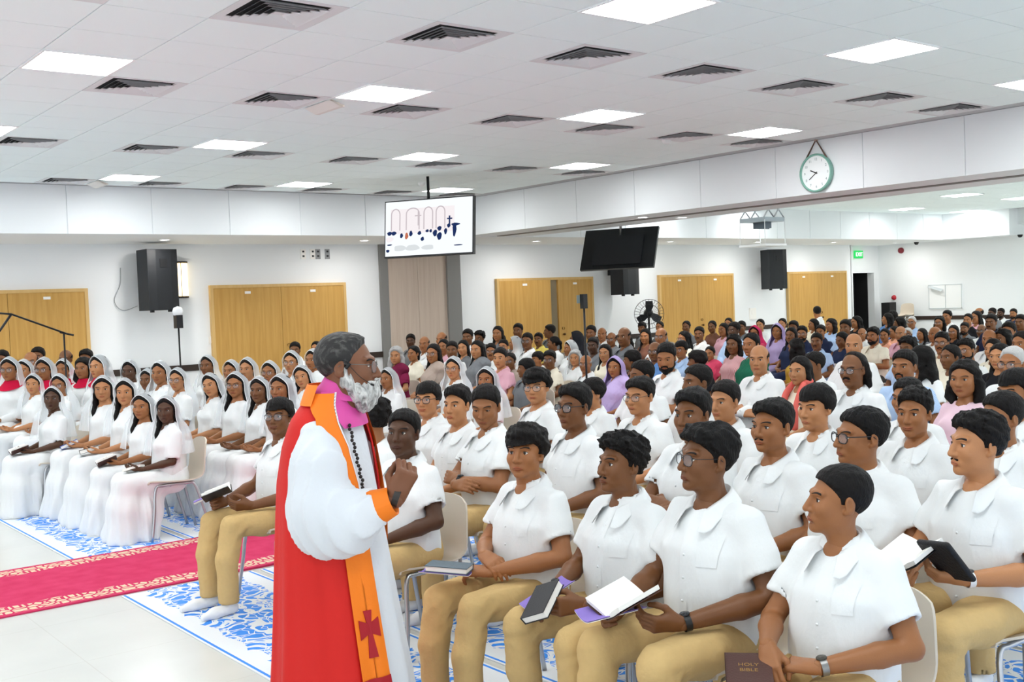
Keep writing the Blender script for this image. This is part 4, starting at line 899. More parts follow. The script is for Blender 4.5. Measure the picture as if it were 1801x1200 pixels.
def wavy(x0, x1, y0, y1, nx, ny, th, amp, seed):
    r = np.random.RandomState(seed); xs_, ys_ = np.linspace(x0, x1, nx), np.linspace(y0, y1, ny); X, Y = np.meshgrid(xs_, ys_, indexing='ij')
    Z = th+amp*(.5+.5*vnoise(X, Y, 0*X, 3.5, seed)); top = np.stack([X, Y, Z], -1); mb = MB(); mb.grid(top)
    rim = np.vstack([top[:, 0], top[-1, 1:], top[-2::-1, -1], top[0, -2:0:-1]]); low = rim.copy(); low[:, 2] = .001; mb.grid(np.array([low, rim]), 0, close_v=True)
    if mb.p[0].size: pass
    for k in range(1): mb.p[k] = mb.p[k]
    return mb
ME_ = [('white and blue floral plastic mat under the front row of boys', 2.15, .86, -1.5, 6.72), ('white and blue floral mat behind the front row of boys', 3.06, .90, -1.5, 6.70), ('white and blue floral mat under the second row of chairs', 4.0, .90, -1.5, 6.70), ('white and blue floral mat further back among the boys', 4.94, .90, -1.5, 6.70), ('white and blue floral plastic mat under the girls by the aisle', 2.22, .86, 8.02, 15.5), ('white and blue floral mat behind the front row of girls', 3.12, .90, 8.06, 15.5), ('white and blue floral mat under the back row of girls', 4.06, .90, 8.06, 15.5)]
for k, (l, x, w, y0, y1) in enumerate(ME_):
    o = obj('floor_mat', wavy(x, x+w, y0, y1, 12, 60, .004, .004, k).mesh('floor_mat', matmat(x, w, 'floral_mat_%d' % k))); tag(o, l, 'mat', 'floral floor mats')
def carpetmat():
    m, nt, b = nmat('red_runner'); tc = node(nt, 'ShaderNodeTexCoord'); sx = node(nt, 'ShaderNodeSeparateXYZ'); nt.links.new(tc.outputs['Object'], sx.inputs[0])
    def mt(op, a, bb=None):
        n = node(nt, 'ShaderNodeMath', operation=op)
        for i, v in enumerate((a, bb)):
            if v is None: continue
            if isinstance(v, (int, float)): n.inputs[i].default_value = v
            else: nt.links.new(v, n.inputs[i])
        return n.outputs[0]
    au = mt('ABSOLUTE', mt('SUBTRACT', sx.outputs[1], 7.37))
    wob = mt('MULTIPLY', mt('SINE', mt('MULTIPLY', sx.outputs[0], 18.)), .012)
    band = mt('MULTIPLY', mt('GREATER_THAN', mt('ADD', au, wob), .40), mt('LESS_THAN', au, .57))
    v = mt('PINGPONG', sx.outputs[0], .16); cb = node(nt, 'ShaderNodeCombineXYZ'); nt.links.new(v, cb.inputs[0]); nt.links.new(au, cb.inputs[1])
    vo = node(nt, 'ShaderNodeTexVoronoi', feature='DISTANCE_TO_EDGE'); vo.inputs['Scale'].default_value = 17; nt.links.new(cb.outputs[0], vo.inputs['Vector']); pat = mt('GREATER_THAN', vo.outputs['Distance'], .10)
    f = mt('MULTIPLY', band, pat); n = node(nt, 'ShaderNodeTexNoise'); n.inputs['Scale'].default_value = 9; nt.links.new(tc.outputs['Object'], n.inputs['Vector'])
    r = node(nt, 'ShaderNodeValToRGB'); r.color_ramp.elements[0].color = (*rgb('#bb2850'), 1); r.color_ramp.elements[1].color = (*rgb('#d2456e'), 1); nt.links.new(n.outputs['Fac'], r.inputs['Fac'])
    mx = node(nt, 'ShaderNodeMix', data_type='RGBA'); nt.links.new(f, mx.inputs['Factor']); nt.links.new(r.outputs[0], mx.inputs[6]); mx.inputs[7].default_value = (*rgb('#d8c5a8'), 1); nt.links.new(mx.outputs[2], b.inputs['Base Color']); b.inputs['Roughness'].default_value = .95; b.inputs['Specular IOR Level'].default_value = .1
    n2 = node(nt, 'ShaderNodeTexNoise'); n2.inputs['Scale'].default_value = 260; nt.links.new(tc.outputs['Object'], n2.inputs['Vector']); bp = node(nt, 'ShaderNodeBump'); bp.inputs['Strength'].default_value = .5; bp.inputs['Distance'].default_value = .004; nt.links.new(n2.outputs['Fac'], bp.inputs['Height']); nt.links.new(bp.outputs[0], b.inputs['Normal']); return m
o = obj('carpet_runner', wavy(-5, 14, 6.76, 7.98, 120, 14, .010, .008, 11).mesh('carpet_runner', carpetmat())); tag(o, 'long red carpet runner with cream patterned borders along the aisle', 'carpet')
# chair
MSHELL = mat('beige_plastic', '#c9beae', .45)
def chair_meshes():
    prof = spline([(-.225, .425), (-.20, .445), (-.05, .432), (.12, .430), (.20, .465), (.232, .55), (.248, .65), (.262, .74)], 26)
    G = []; n = 15
    for i, (y, z) in enumerate(prof):
        t = i/25; w = .198 if t < .6 else .198-.03*((t-.6)/.4)**2
        u = np.linspace(-1, 1, n); dz = .018*np.abs(u)**3*(t < .7); dy = -.03*np.abs(u)**2.5*(t > .55)*min(1, (t-.5)/.25)
        rnd = 0 if t < .9 else (t-.9)/.1*.035*np.abs(u)**3
        G.append(np.stack([u*w, np.full(n, y)+dy, np.full(n, z)+dz-rnd], 1))
    G = np.array(G); N = np.cross(np.gradient(G, axis=0), np.gradient(G, axis=1)); N /= np.linalg.norm(N, axis=-1, keepdims=True)+1e-9
    B = G+N*.010*(1 if N[5, 7, 2] < 0 else -1); sh = MB(); sh.grid(G); sh.grid(B[:, ::-1])
    for e in (np.array([G[0], B[0]]), np.array([G[-1], B[-1]]), np.array([G[:, 0], B[:, 0]]), np.array([G[:, -1], B[:, -1]])): sh.grid(e)
    legs = []
    for s in (-1, 1):
        legs.append(MB().tube(spline([(s*.22, -.22, .0), (s*.20, -.19, .2), (s*.175, -.165, .395), (s*.17, -.10, .415), (s*.17, .08, .415), (s*.175, .135, .395), (s*.20, .19, .2), (s*.22, .24, .0)], 28), .0115, 8))
    bar = MB().tube([(-.17, -.05, .41), (.17, -.05, .41)], .009, 8).tube([(-.17, .06, .41), (.17, .06, .41)], .009, 8)
    return sh.mesh('seat_shell', MSHELL), [l.mesh('leg_frame', MSTEEL) for l in legs], bar.mesh('cross_bar', MSTEEL)
CH = chair_meshes()
def chair(loc, rz, label, group='beige plastic chairs', s=1):
    e = empty('plastic_chair', loc, rz, s); obj('seat_shell', CH[0], e)
    for l in CH[1]: obj('leg_frame', l, e)
    obj('cross_bar', CH[2], e); tag(e, label, 'chair', group); return e
for k in range(7):
    chair((25.35, 15.95, .0+k*.085), -math.pi/2, 'beige plastic chair in the stack by the rear wall, '+('bottom one', 'second from the bottom', 'third from the bottom', 'middle one', 'third from the top', 'second from the top', 'topmost')[k], 'stacked chairs')
# books
def book(M, w, d, t, cover, label, title=None, page=MPAGE):
    e = empty('closed_book'); e.matrix_world = Matrix(np.asarray(M).tolist())
    obj('cover', MB().box((-w/2, -d/2, 0), (w/2, d/2, .003)).box((-w/2, -d/2, t-.003), (w/2, d/2, t)).box((-w/2, -d/2, 0), (-w/2+.003, d/2, t)).mesh('cover', cover, False), e)
    obj('pages', MB().box((-w/2+.003, -d/2+.004, .003), (w/2-.004, d/2-.004, t-.003)).mesh('pages', page, False), e)
    if title:
        for i, ln in enumerate(title): text(ln, w*.17, e, (0, d*.12-i*w*.22, t+.0006), (0, 0, 0), mat('gold_print', '#b08a4a', .4, metal=.5), .0003)
    tag(e, label, 'book'); return e
def open_book(M, w, d, label, cover, t=.016):
    e = empty('open_book'); e.matrix_world = Matrix(np.asarray(M).tolist()); u = np.linspace(0, 1, 9)
    for s in (-1, 1):
        x = s*w*u; z = .006+t*np.sin(np.clip(u*2.2, 0, math.pi/2))*(1-.35*u)+w*.38*u**1.2; zc_ = .0+w*.38*u**1.2
        o = MB(); T_ = np.array([np.stack([x, np.full(9, yy), z], 1) for yy in (-d/2, d/2)]); B_ = np.array([np.stack([x, np.full(9, yy), zc_], 1) for yy in (-d/2, d/2)])
        o.grid(T_); o.grid(np.array([T_[0], B_[0]])); o.grid(np.array([T_[1], B_[1]])); o.grid(np.array([T_[:, -1], B_[:, -1]])); obj('pages', o.mesh('pages', MPAGE), e)
        c = MB(); cx = s*(w+.006)*u; C1 = np.array([np.stack([cx, np.full(9, yy), zc_-.002], 1) for yy in (-d/2-.005, d/2+.005)]); C2 = C1.copy(); C2[..., 2] -= .003; c.grid(C1); c.grid(C2); c.grid(np.array([C1[0], C2[0]])); c.grid(np.array([C1[1], C2[1]])); c.grid(np.array([C1[:, -1], C2[:, -1]])); obj('cover', c.mesh('cover', cover), e)
    tag(e, label, 'book'); return e
def leaflet(M, w, d, label):
    e = empty('leaflet'); e.matrix_world = Matrix(np.asarray(M).tolist()); u = np.linspace(-1, 1, 7)
    for nm_, z, m in (('front_sheet', .004, MPURPLE), ('inner_sheet', 0., MPAGE)):
        o = MB(); G1 = np.array([np.stack([u*w/2, np.full(7, yy), z+.012*u**2], 1) for yy in (-d/2, d/2)]); G2 = G1.copy(); G2[..., 2] -= .0018; o.grid(G1); o.grid(G2)
        for k in (0, 1): o.grid(np.array([G1[k], G2[k]]))
        for k in (0, -1): o.grid(np.array([G1[:, k], G2[:, k]]))
        obj(nm_, o.mesh(nm_, m), e)
    obj('emblem', MB().lathe([(.001, .0062), (.022, .0062), (.026, .0058)], 16).mesh('emblem', MPAGE), e); tag(e, label, 'leaflet', 'purple leaflets'); return e
PEOPLE_TABLE = """
2.90,2.07,1.051|B1|boy|fade|2|white|-72|pose=b1|boy in white shirt at the near end of the front row, brown book on lap
2.90,2.61,1.132|B1|boy|quiff|3|white|-62|pose=b2,glasses|boy with thin-framed glasses holding an open white-paged book in the front row
2.90,3.05,1.074|B1|boy|curly|3|white|-52|pose=b3,moust1|curly-haired boy holding a black book in the front row
2.90,3.64,1.067|B1|boy|mop|2|white|-24|pose=b4|boy with thick fringe and folded hands beside the black-book boy
2.90,4.61,1.081|B1|boy|crop|4|white|-22|pose=lap|dark-skinned boy seen behind the clergyman's raised fist
3.12,5.28,1.086||boy|curly|2|white|-130|pose=lap|curly-haired boy half hidden behind the clergyman's chest, face turned away
2.90,5.99,1.080|B1|boy|bowl|3|white|-22|pose=b7,glasses,smile|smiling boy with glasses seated just behind the clergyman's back
3.85,2.13,1.116|B2|boy|curlyshort|1|white|-58|pose=case,moust1|boy with faint moustache holding a black zipped case
3.85,2.63,1.108|B2|boy|crop|2|white|-60|pose=lap,glassesb|stout boy with thick black glasses in second row
3.85,3.08,1.120|B2|boy|side|2|white|-38|pose=lap,moust1|thin-faced boy with parted lips and swept black hair
3.85,3.55,1.143|B2|boy|side|3|white|-30|pose=cross|boy with folded arms mostly behind the thin-framed-glasses boy
3.85,4.40,1.136|B2|boy|side|3|white|-40|pose=lap,glassesb|boy with thick dark blue glasses above the black-book boy
3.70,4.99,1.122|B2|boy|crop|2|white|-18|pose=cross,watch|boy with eyes cast down and black wristwatch, arms folded
3.85,5.49,1.089|B2|boy|side|1|white|-30|pose=lap|boy glancing down between two boys behind the fringe-haired boy
4.00,6.04,1.085|B2|boy|bowl|1|white|-25|pose=lap,glassesb,smile|smiling boy with purple-tinted glasses near the clergyman's fist
5.60,2.88,1.135||boy|bowl|2|white|-35||boy with flat fringe cut off by the picture's edge
4.75,2.51,1.105||boy|crop|2|white|-50||boy mostly hidden behind the head of the moustached boy with the case
4.75,2.94,1.104|B3|boy|curlyshort|2|white|-22|smile|slim young boy with half smile glancing sideways, open collar
4.75,3.51,1.098|B3|boy|bowl|1|white|-40||fair boy with smooth black fringe and straight neck
4.75,4.13,1.101|B3|boy|crop|1|white|-35|smile|small smiling boy with short spiky hair
4.75,4.81,1.099|B3|boy|side|1|white|-35|glasses|boy with light round-framed glasses in front of the bearded man
4.75,5.81,1.121|B3|boy|mop|1|white|-20|glasses|boy with dark-rimmed glasses and parted fringe, taller than his neighbours
5.35,5.91,1.019||boy|bowl|1|white|-60|glasses|boy with teal-sided glasses mostly hidden by the boy in dark blue glasses
5.60,3.51,1.076|B4|boy|crop|2|white|-30||boy whose face peeks out behind the slim smiling boy
6.00,6.05,1.097||boy|crop|3|white|-60||boy of whom only black hair shows, in front of the bearded man
5.60,5.11,1.112||boy|crop|3|white|-60||boy of whom only dark hair shows, in front of the pink sari
3.08,8.32,0.977||girl|long|4|white|-15|veil,arm=read|dark-skinned veiled girl with lace sleeves at the aisle end of the girls
3.08,8.85,0.976||girl|long|2|white|-25|veil,arm=read|veiled girl with open book beside the lace-sleeved girl
3.10,9.31,1.071|G1|girl|long|1|white|-12|veil|veiled girl with raised eyebrows and parted lips, black book on lap
3.10,9.89,1.077|G1|girl|long|1|white|-8|veil|fair veiled girl gazing at the camera above a blue book
2.76,10.24,0.998||girl|long|4|white|-10|veil,lean|dark-skinned veiled girl leaning forward with long loose hair
3.10,12.19,1.034|G1|girl|long|1|white|-15|veil|fair veiled girl with a plait over her shoulder
3.20,11.60,1.036||girl|long|2|white|-20|veil,glasses|veiled girl with glasses behind the girl who leans forward
3.45,13.02,1.054||girl|long|2|white|-20|veil|veiled girl mostly hidden behind the leaning girl's neighbour
4.00,11.83,1.118|G2|girl|long|4|white|-20|veil|dark-skinned veiled girl in front of the white wall under the speaker
4.00,11.30,1.043|G2|girl|long|3|white|-25|veil|bare-faced girl with hair over her forehead between two veiled girls
4.00,10.93,1.125|G2|girl|long|2|white|-25|veil|slim veiled girl smiling slightly behind the lace-sleeved girl
4.00,10.46,1.071|G2|girl|long|1|white|-25|veil,glasses|fair veiled girl with glasses and dark hair on her shoulder
4.00,9.64,1.046|G2|girl|bob|1|white|-25|veil|veiled girl with head tilted and shoulder-length loose hair
4.00,9.09,1.071|G2|girl|long|2|white|-20|veil,glasses|veiled girl with glasses and a dark band under her chin
4.00,8.62,1.045|G2|girl|long|3|white|-22|veil|veiled girl with lace sleeve and blue wristband
4.00,8.21,1.075|G2|girl|long|2|white|-30|veil|veiled girl whose eyes show over the smiling boy with glasses
4.90,11.88,1.118|G3|girl|long|3|white|-25|veil|veiled girl with face in shade beside the wooden double doors
4.90,11.24,1.076|G3|girl|long|2|white|-30|veil|veiled girl facing sideways before the wooden double doors
4.90,10.82,1.106|G3|girl|long|1|white|-25|veil|fair veiled girl before the seam of the wooden double doors
4.90,10.29,1.084|G3|girl|long|2|white|-20|veil,glasses|veiled girl with dark glasses frames and wide smile
5.50,10.99,1.135||girl|long|1|white|-20|veil,glasses|fair veiled girl with glasses below the moustached man
4.90,9.58,1.060|G3|girl|bob|1|white|-15|veil,tilt|veiled girl with blunt fringe tilting her head behind the clergyman
5.95,11.34,1.125||girl|long|2|white|-30|veil|veiled girl just behind the clergyman's nape
5.80,9.47,0.979||girl|long|2|white|-35|veil,mic|veiled girl with a dark microphone before her mouth
2.97,12.60,1.189|K|choir|long|2|white|-20|veil,glasses|choir woman with glasses at the picture's edge
3.29,13.30,1.136|K|choir|long|1|white|-20|veil|fair choir woman in a white veil with red yoke
3.30,12.50,1.168|K|choir|long|2|white|-25|veil,glasses|choir woman with dark glasses under the boom stand
3.75,13.40,1.114|K|choir|long|2|white|-20|veil|choir woman with bare brow below the bald man
3.77,12.70,1.143|K|choir|bob|2|white|-25||choir woman with short dark hair and red collar
3.79,12.20,1.173|K|choir|long|1|white|-40|veil|fair choir woman with centre-parted hair at the end of the choir
3.70,14.60,1.187|K|man|thin|2|white|-10|beard,glasses|bearded choir man with purple-tinted glasses
3.97,15.30,1.216|K|man|crop|3|white|-20||choir man whose dark hair shows behind the bearded man
4.18,14.80,1.182|K|man|thin|3|white|-20|glasses|bald choir man with glasses before the first wooden doors
4.38,14.60,1.172|K|man|side|3|white|-20|glasses|choir man with neat dark hair at the edge of the wooden doors
3.43,14.90,1.213|K|man|crop|3|white|-20||choir man cut off by the picture's edge
7.38,14.61,1.115||man|crop|3|white|-10|moust|moustached man in white shirt before the wooden double doors
8.26,15.62,1.078||woman|long|1|white|-20||woman in white beside the moustached man
7.38,11.83,1.075||woman|greybob|1|maroon|-15|sari|grey-haired woman in maroon sari behind the clergyman
10.02,15.57,1.102||man|crop|4|grey|-10||dark man in front of the pale wood panel
8.26,12.78,1.037||woman|bun|2|cream|-40||woman in cream turned sideways next to the maroon sari
9.14,13.83,1.115||man|thin|2|white|-20||balding man in front of the wood panel
10.02,14.65,1.135||man|thin|2|white|-30||balding man at the edge of the wood panel, turned sideways
7.38,10.98,1.116||woman|long|2|taupe|-25|glasses,sari|woman with glasses in taupe sari with long hair
9.14,13.32,1.077||woman|bun|2|pink|-20||woman showing over the shoulder of the taupe-sari woman
8.26,11.84,1.095||man|crop|3|white|-10||man with broad face and short hair in white
9.14,12.82,1.065||woman|long|1|grey|-20||fair woman with long black hair under the hanging screen
8.26,11.28,1.109||woman|long|1|grey|-30|sari|woman in grey scarf between two men in white
9.14,12.15,1.024||man|crop|2|white|-10|glasses,moust|man with glasses and moustache in white shirt, broad shoulders
6.30,9.02,1.060||girl|long|1|white|-20|veil,glasses|veiled girl with glasses and loose black hair behind smiling boys
5.90,7.93,1.016||girl|long|2|white|-20|veil|small veiled girl peeking over the boy with cast-down eyes
10.02,13.92,1.173||man|crop|3|white|-20||man with dark hair against the white wall
10.90,14.80,1.107||man|curly|3|grey|-30||man with bushy dark hair against the white wall
10.90,14.29,1.184||woman|long|2|grey|-20||woman at the edge of the ajar wooden doors
11.78,15.34,1.009||man|crop|2|white|-20||man with dark hair below the ajar doors
10.02,13.01,1.030||boy|crop|1|pink|-20|glasses|child with purple-tinted glasses behind the broad man
7.38,9.65,1.084||boy|crop|1|pink|-20||child in pink behind the broad man's shoulder
10.90,13.85,1.027||woman|long|2|white|-90|veil|white-veiled woman in profile before the wooden doors
11.78,14.86,1.190||man|crop|3|grey|-20||man with bushy hair at the back before the ajar door
10.02,12.43,1.118||man|crop|3|white|-20|glasses|man with glasses beside the yellow shirt
11.78,14.31,1.043||man|crop|3|yellow|-20|moust|moustached man in yellow shirt
12.66,15.06,1.138||man|crop|3|grey|-90||man at the back before the open door gap
10.90,12.88,1.034||woman|bun|3|white|-90||dark-haired woman in profile beside the yellow shirt
8.26,10.60,0.976||woman|bun|3|taupe|-20|glasses|woman with glasses in taupe blouse with folded arms
7.38,9.20,0.981||boy|bowl|3|grey|-90||child of whom only black hair shows beside the taupe blouse
9.14,11.14,0.931||boy|bowl|2|white|-60||boy with black fringe beside the man in cream shawl
8.26,9.84,1.005||man|side|3|cream|-20|glasses|man with glasses wrapped in a cream shawl
10.02,11.49,1.020||woman|long|2|white|-60|veil|white-veiled woman by the slim black stand, in profile
10.90,12.35,1.098||woman|long|3|black|-100|scarfblack|woman in dark headscarf behind the slim black stand
9.14,10.39,0.960||woman|greybob|1|white|-15|veil|elderly woman with white hair and white head-covering
8.26,9.21,0.971||man|thingrey|2|white|-20|glasses|elderly man half hidden by the slim black stand
11.78,12.98,1.149||man|crop|3|grey|-20||man with short dark hair to the side of the slim stand
12.66,13.67,1.087||man|thin|2|white|-10||man with receding hair in front of the floor fan
10.02,11.01,1.064||man|crop|4|grey|-20||dark man behind the woman with plaited hair
11.78,12.51,1.051||man|thin|3|grey|-20|glasses|bald man below the floor fan
10.02,10.40,1.189||man|thin|3|grey|-30||man bowed in front of the floor fan's post
9.14,9.83,1.032||woman|long|1|cream|-20||woman in cream with black hair swept back
7.70,8.14,0.997||woman|bun|2|lavender|-20|scarflav,sari|woman in lavender sari drawn over her head
10.90,11.27,1.069||woman|bob|2|white|-10|glasses|curly-haired woman with glasses in white below the fan
11.78,11.76,1.097||woman|long|2|brown|-20||woman with shoulder-length hair beside the fan
15.30,15.36,1.079||boy|bowl|3|grey|-20||child with round black hair next to the fan
8.30,8.51,1.021||boy|bowl|3|black|-100||child of whom only black hair shows beside the blue shirts
9.14,8.98,1.064||man|thin|3|blue|-20|glasses|bald man with glasses in blue shirt
10.90,10.58,1.144||man|thin|2|white|-20|glasses|balding man with glasses behind the blue shirts
16.18,15.73,1.063||woman|bun|2|grey|-30||woman at the back near the fourth wooden doors
6.90,6.64,1.172||man|crop|2|white|-15|beard,pose=cross|bearded man in white shirt looking down with folded arms
10.02,9.39,1.028||man|bowl|2|lightblue|-30|glasses|young man with glasses in light blue shirt
11.78,10.98,1.065||woman|long|2|cream|-50|glasses|woman with wavy hair in profile behind the young man in light blue
15.30,14.18,1.095||woman|bun|3|grey|-20||woman at the back before the fourth wooden doors
12.66,11.47,1.087||man|crop|3|white|-15|moust|moustached man in white with stubble before the fourth doors
8.60,7.84,1.002||boy|mop|3|black|-100||child of whom only dark hair shows beside the pink sari
10.90,9.70,0.920||woman|bun|2|pinkred|-20|sari|woman in pink and gold sari with a ponytail
15.30,13.54,1.092||woman|bun|3|brown|-20||woman in brown before the fourth wooden doors
14.42,12.51,1.078||woman|long|2|pink|-40||woman in profile before the edge of the fourth doors
17.06,14.66,1.087||woman|bun|2|grey|-20||woman by the white wall beside the fourth doors
12.66,10.78,1.147||man|crop|4|grey|-40||dark man in profile near the striped blouse
15.30,12.85,1.078||man|crop|3|grey|-20||man with round dark hair by the white wall
10.00,8.53,1.099||woman|bob|3|redstripe|-25||curly-haired woman in red striped blouse
13.54,11.11,1.062||woman|bun|2|pinkred|-20|scarfpink|woman in bright pink headscarf
9.00,7.44,1.163||woman|bun|2|green|-30|sari|woman in dark green sari half hidden by the bald man
16.18,13.14,1.082||woman|bun|1|white|-20||fair woman by the white wall above the pink headscarf
7.20,5.87,1.152||man|thin|1|white|-15|pose=cross|balding man in white long-sleeved shirt with folded arms
13.54,10.67,1.088||woman|bun|2|lavender|-20|scarflav|woman in pale lavender headscarf
17.06,13.32,1.066||woman|bun|1|white|-20||woman behind the pale lavender headscarf
14.42,11.04,1.101||man|crop|3|grey|-20||man with dark hair next to the lavender headscarf
12.66,9.74,1.072||woman|long|3|navy|-20||woman in navy beside the bearded man in glasses
13.54,10.21,1.052||man|curlyshort|2|navy|-10|beard,glasses|bearded man with glasses in dark shirt
10.60,8.09,1.029||woman|bob|2|mustard|-140||woman in mustard seen from behind with black hair
17.06,12.61,1.050||woman|long|2|cream|-60||woman turned sideways before the fifth wooden doors
11.78,8.66,1.036||man|crop|3|lightblue|-15|moust|moustached man in pale blue shirt
14.42,10.52,1.036||man|crop|2|navy|-20||man whose brow shows above the moustached man in pale blue
7.10,5.39,1.077||woman|long|1|cream|-30|scarfcoral|fair woman in cream with coral scarf
7.90,5.85,1.058||man|crop|3|white|-60||dark-haired man hidden behind the coral scarf
16.18,11.59,1.072||woman|bob|2|lightblue|-50||woman with wavy hair before the fifth wooden doors
13.54,9.45,1.135||man|crop|3|lightblue|-20|moust|man in patterned blue shirt below the fifth doors
12.66,8.90,1.011||woman|long|3|navy|-40||long-haired woman in navy, eyes cast down
9.14,6.29,1.153||man|bald|1|white|-10||clean-shaven bald man in white
6.55,4.52,1.147||man|longback|3|white|-30|moust,glasses|man with shoulder-length hair, glasses and moustache in white
17.06,11.68,1.085||woman|long|2|black|-60||woman in profile by the dark doorway
15.30,10.37,0.956||man|thingrey|2|white|-20||man half hidden left of the full-bearded man
12.66,8.41,1.066||man|side|2|cream|-30|beard|man with full dark beard in cream shirt
14.42,9.38,0.983||woman|bun|2|peach|-20||slight woman next to the full-bearded man
16.18,10.36,0.950||woman|bun|2|peach|-60||woman with pulled-back hair in peach
13.90,8.79,1.034||man|thingrey|1|pink|-20||fair man beside the white-haired elder
15.30,9.55,0.957||man|grey|3|paleblue|-15|glasses,moust|white-haired elder with glasses
18.82,12.18,1.080||woman|long|2|blue|-90||woman in blue turned sideways near the stacked chairs
20.58,13.20,1.079||woman|long|3|black|-100||woman of whom only dark hair shows by the stacked chairs
17.06,10.81,1.058||woman|long|3|black|-100||dark head in front of the stacked chairs
17.94,11.11,1.042||man|grey|2|lightblue|-20|glasses|grey-haired man with glasses beside the stacked chairs
16.18,9.85,0.913||woman|long|2|grey|-50||long-haired woman in profile right of the white-haired elder
10.02,6.26,1.075||man|curly|3|white|-30||man of whom bushy black hair shows above the blue striped shirt
8.26,5.05,1.099||woman|long|2|white|-100||woman of whom long brown-black hair shows behind the blue striped shirt
7.20,4.53,1.126||man|crop|2|lightblue|-25|goatee|goateed man in light blue striped shirt
13.90,8.27,1.026||man|thingrey|2|white|-40||grey man turned sideways near the whiteboard panel
10.90,6.40,1.084||man|crop|2|cream|-15|moust,glasses|moustached man with glasses in cream shirt
17.06,10.05,1.061||woman|bob|2|grey|-20|glasses|woman with glasses below the whiteboard panel
18.82,10.93,1.108||man|crop|2|white|-30||man in white beneath the whiteboard panel
15.30,8.79,0.991||woman|long|2|black|-20|glasses|smiling woman with long dark hair and glasses
9.14,5.29,1.059||woman|bun|3|cream|-40||woman whose face shows behind the black-bearded man
10.02,5.63,1.059||man|curlyshort|2|white|-30|beard,glasses|black-bearded man with glasses in white, head tilted up
17.06,9.60,0.963||man|crop|3|grey|-20|beard|bearded man in grey shirt with cap-like hair
17.94,10.03,1.073||woman|bun|2|black|-20||woman in black behind the bearded man in grey
18.82,10.37,1.091||woman|long|2|pink|-40||woman in profile near the far wall
16.18,8.83,0.966||man|thin|3|white|-20|glasses|bald man with glasses under the far wall
11.78,6.34,1.075||man|bald|2|white|-15|goatee|shaven-headed man with grey goatee
15.30,8.20,1.131||man|crop|3|navy|-20|moust|moustached man in dark jacket near the far wall
6.50,3.67,1.114||woman|bob|2|palepink|-20||woman with curly black hair in pale pink sari
21.60,11.84,1.080||man|thin|2|white|-60||balding man by the far wall
22.50,12.03,1.049||man|crop|4|grey|-40||dark man by the far wall
23.40,12.31,1.019||man|crop|4|white|-30|beard|bearded dark man by the far wall
22.90,11.77,1.018||man|crop|2|navy|-20|beard|bearded fair man by the far wall
12.66,6.57,1.116||man|crop|2|black|-20|beard|bearded man in black near the picture's edge
11.90,6.25,1.069||woman|bob|3|black|-40||woman with short dark hair behind the shaven-headed man
10.90,5.83,1.022||woman|long|1|cream|-30||fair woman turned sideways near the elderly man
9.14,4.83,1.072||woman|long|1|black|-25||woman with long wavy black hair and necklace
7.40,3.82,1.145||man|grey|2|white|-25|glasses|elderly grey-haired man with glasses in white
16.18,8.21,1.093||man|crop|3|navy|-20||man in dark cut off near the far wall
10.02,5.08,1.130||woman|long|2|white|-30||woman cut off by the picture's edge behind the elderly man
20.40,14.96,1.197||man|crop|2|white|-170||man with his back turned before the fifth doors
"""
# ------------------------------------------------------------------ people
SKIN = [rgb('#bd8c66'), rgb('#ae7850'), rgb('#94603a'), rgb('#724829'), rgb('#4d301d')]
TOP = {k: rgb(v) for k, v in dict(white='#e2e4e4', cream='#e3dcc9', maroon='#7d2144', taupe='#9a8a80', grey='#6f7276', pink='#d9a7b5', yellow='#e4cf6a', blue='#5f86bd', lightblue='#a9c2e3', brown='#6f4a3c', lavender='#ac9bc4', pinkred='#c2425f', redstripe='#a83442', green='#1f5a44', navy='#232b45', mustard='#b08a34', black='#1c1c20', peach='#e2a183', palepink='#e6c6d2', paleblue='#b6cdd3').items()}
KHAKI = rgb('#c8a974'); HBLACK = rgb('#0d0a09'); HGREY = rgb('#a5a4a3'); HWHITE = rgb('#b9b8b6')
DARKTR = [rgb('#2b2d33'), rgb('#3c3a38'), rgb('#23262e'), rgb('#4a453f')]
MESHC = {}
def cm(key, fn, mats, smooth=True):
    if key not in MESHC: MESHC[key] = fn().mesh(key[0], mats, smooth)
    return MESHC[key]
MSTR = stripemat('red_stripes', '#a22b3a', '#e2c9c9', 28); MSTB = stripemat('blue_stripes', '#8fb2de', '#c3d6ee', 60)
def theta_for(x, y, ang):
    b = math.atan2(x, y); a = math.radians(ang); c = (-math.sin(b), -math.cos(b)); r = (math.cos(b), -math.sin(b))
    fx, fy = math.cos(a)*c[0]+math.sin(a)*r[0], math.cos(a)*c[1]+math.sin(a)*r[1]; return math.atan2(fx, -fy)
def wrap(a): return (a+math.pi) % (2*math.pi)-math.pi
ROOT = {}
def watch_mesh(r, face):
    mb = MB(); a = np.linspace(0, 2*np.pi, 25); mb.grid(np.array([np.stack([r*1.12*np.cos(a), rr*0+z+0*a, r*.95*np.sin(a)], 1)*1 for rr, z in ((0, -.011), (0, .011))]))
    mb.grid(np.array([np.stack([(r*1.12+.002)*np.cos(a), z+0*a, (r*.95+.002)*np.sin(a)], 1) for z in (.011, -.011)])); mb.lathe([(.001, .007), (.015, .007), (.018, .004), (.018, 0)], 18, 1, 2, (0, 0, r*.95)); return mb
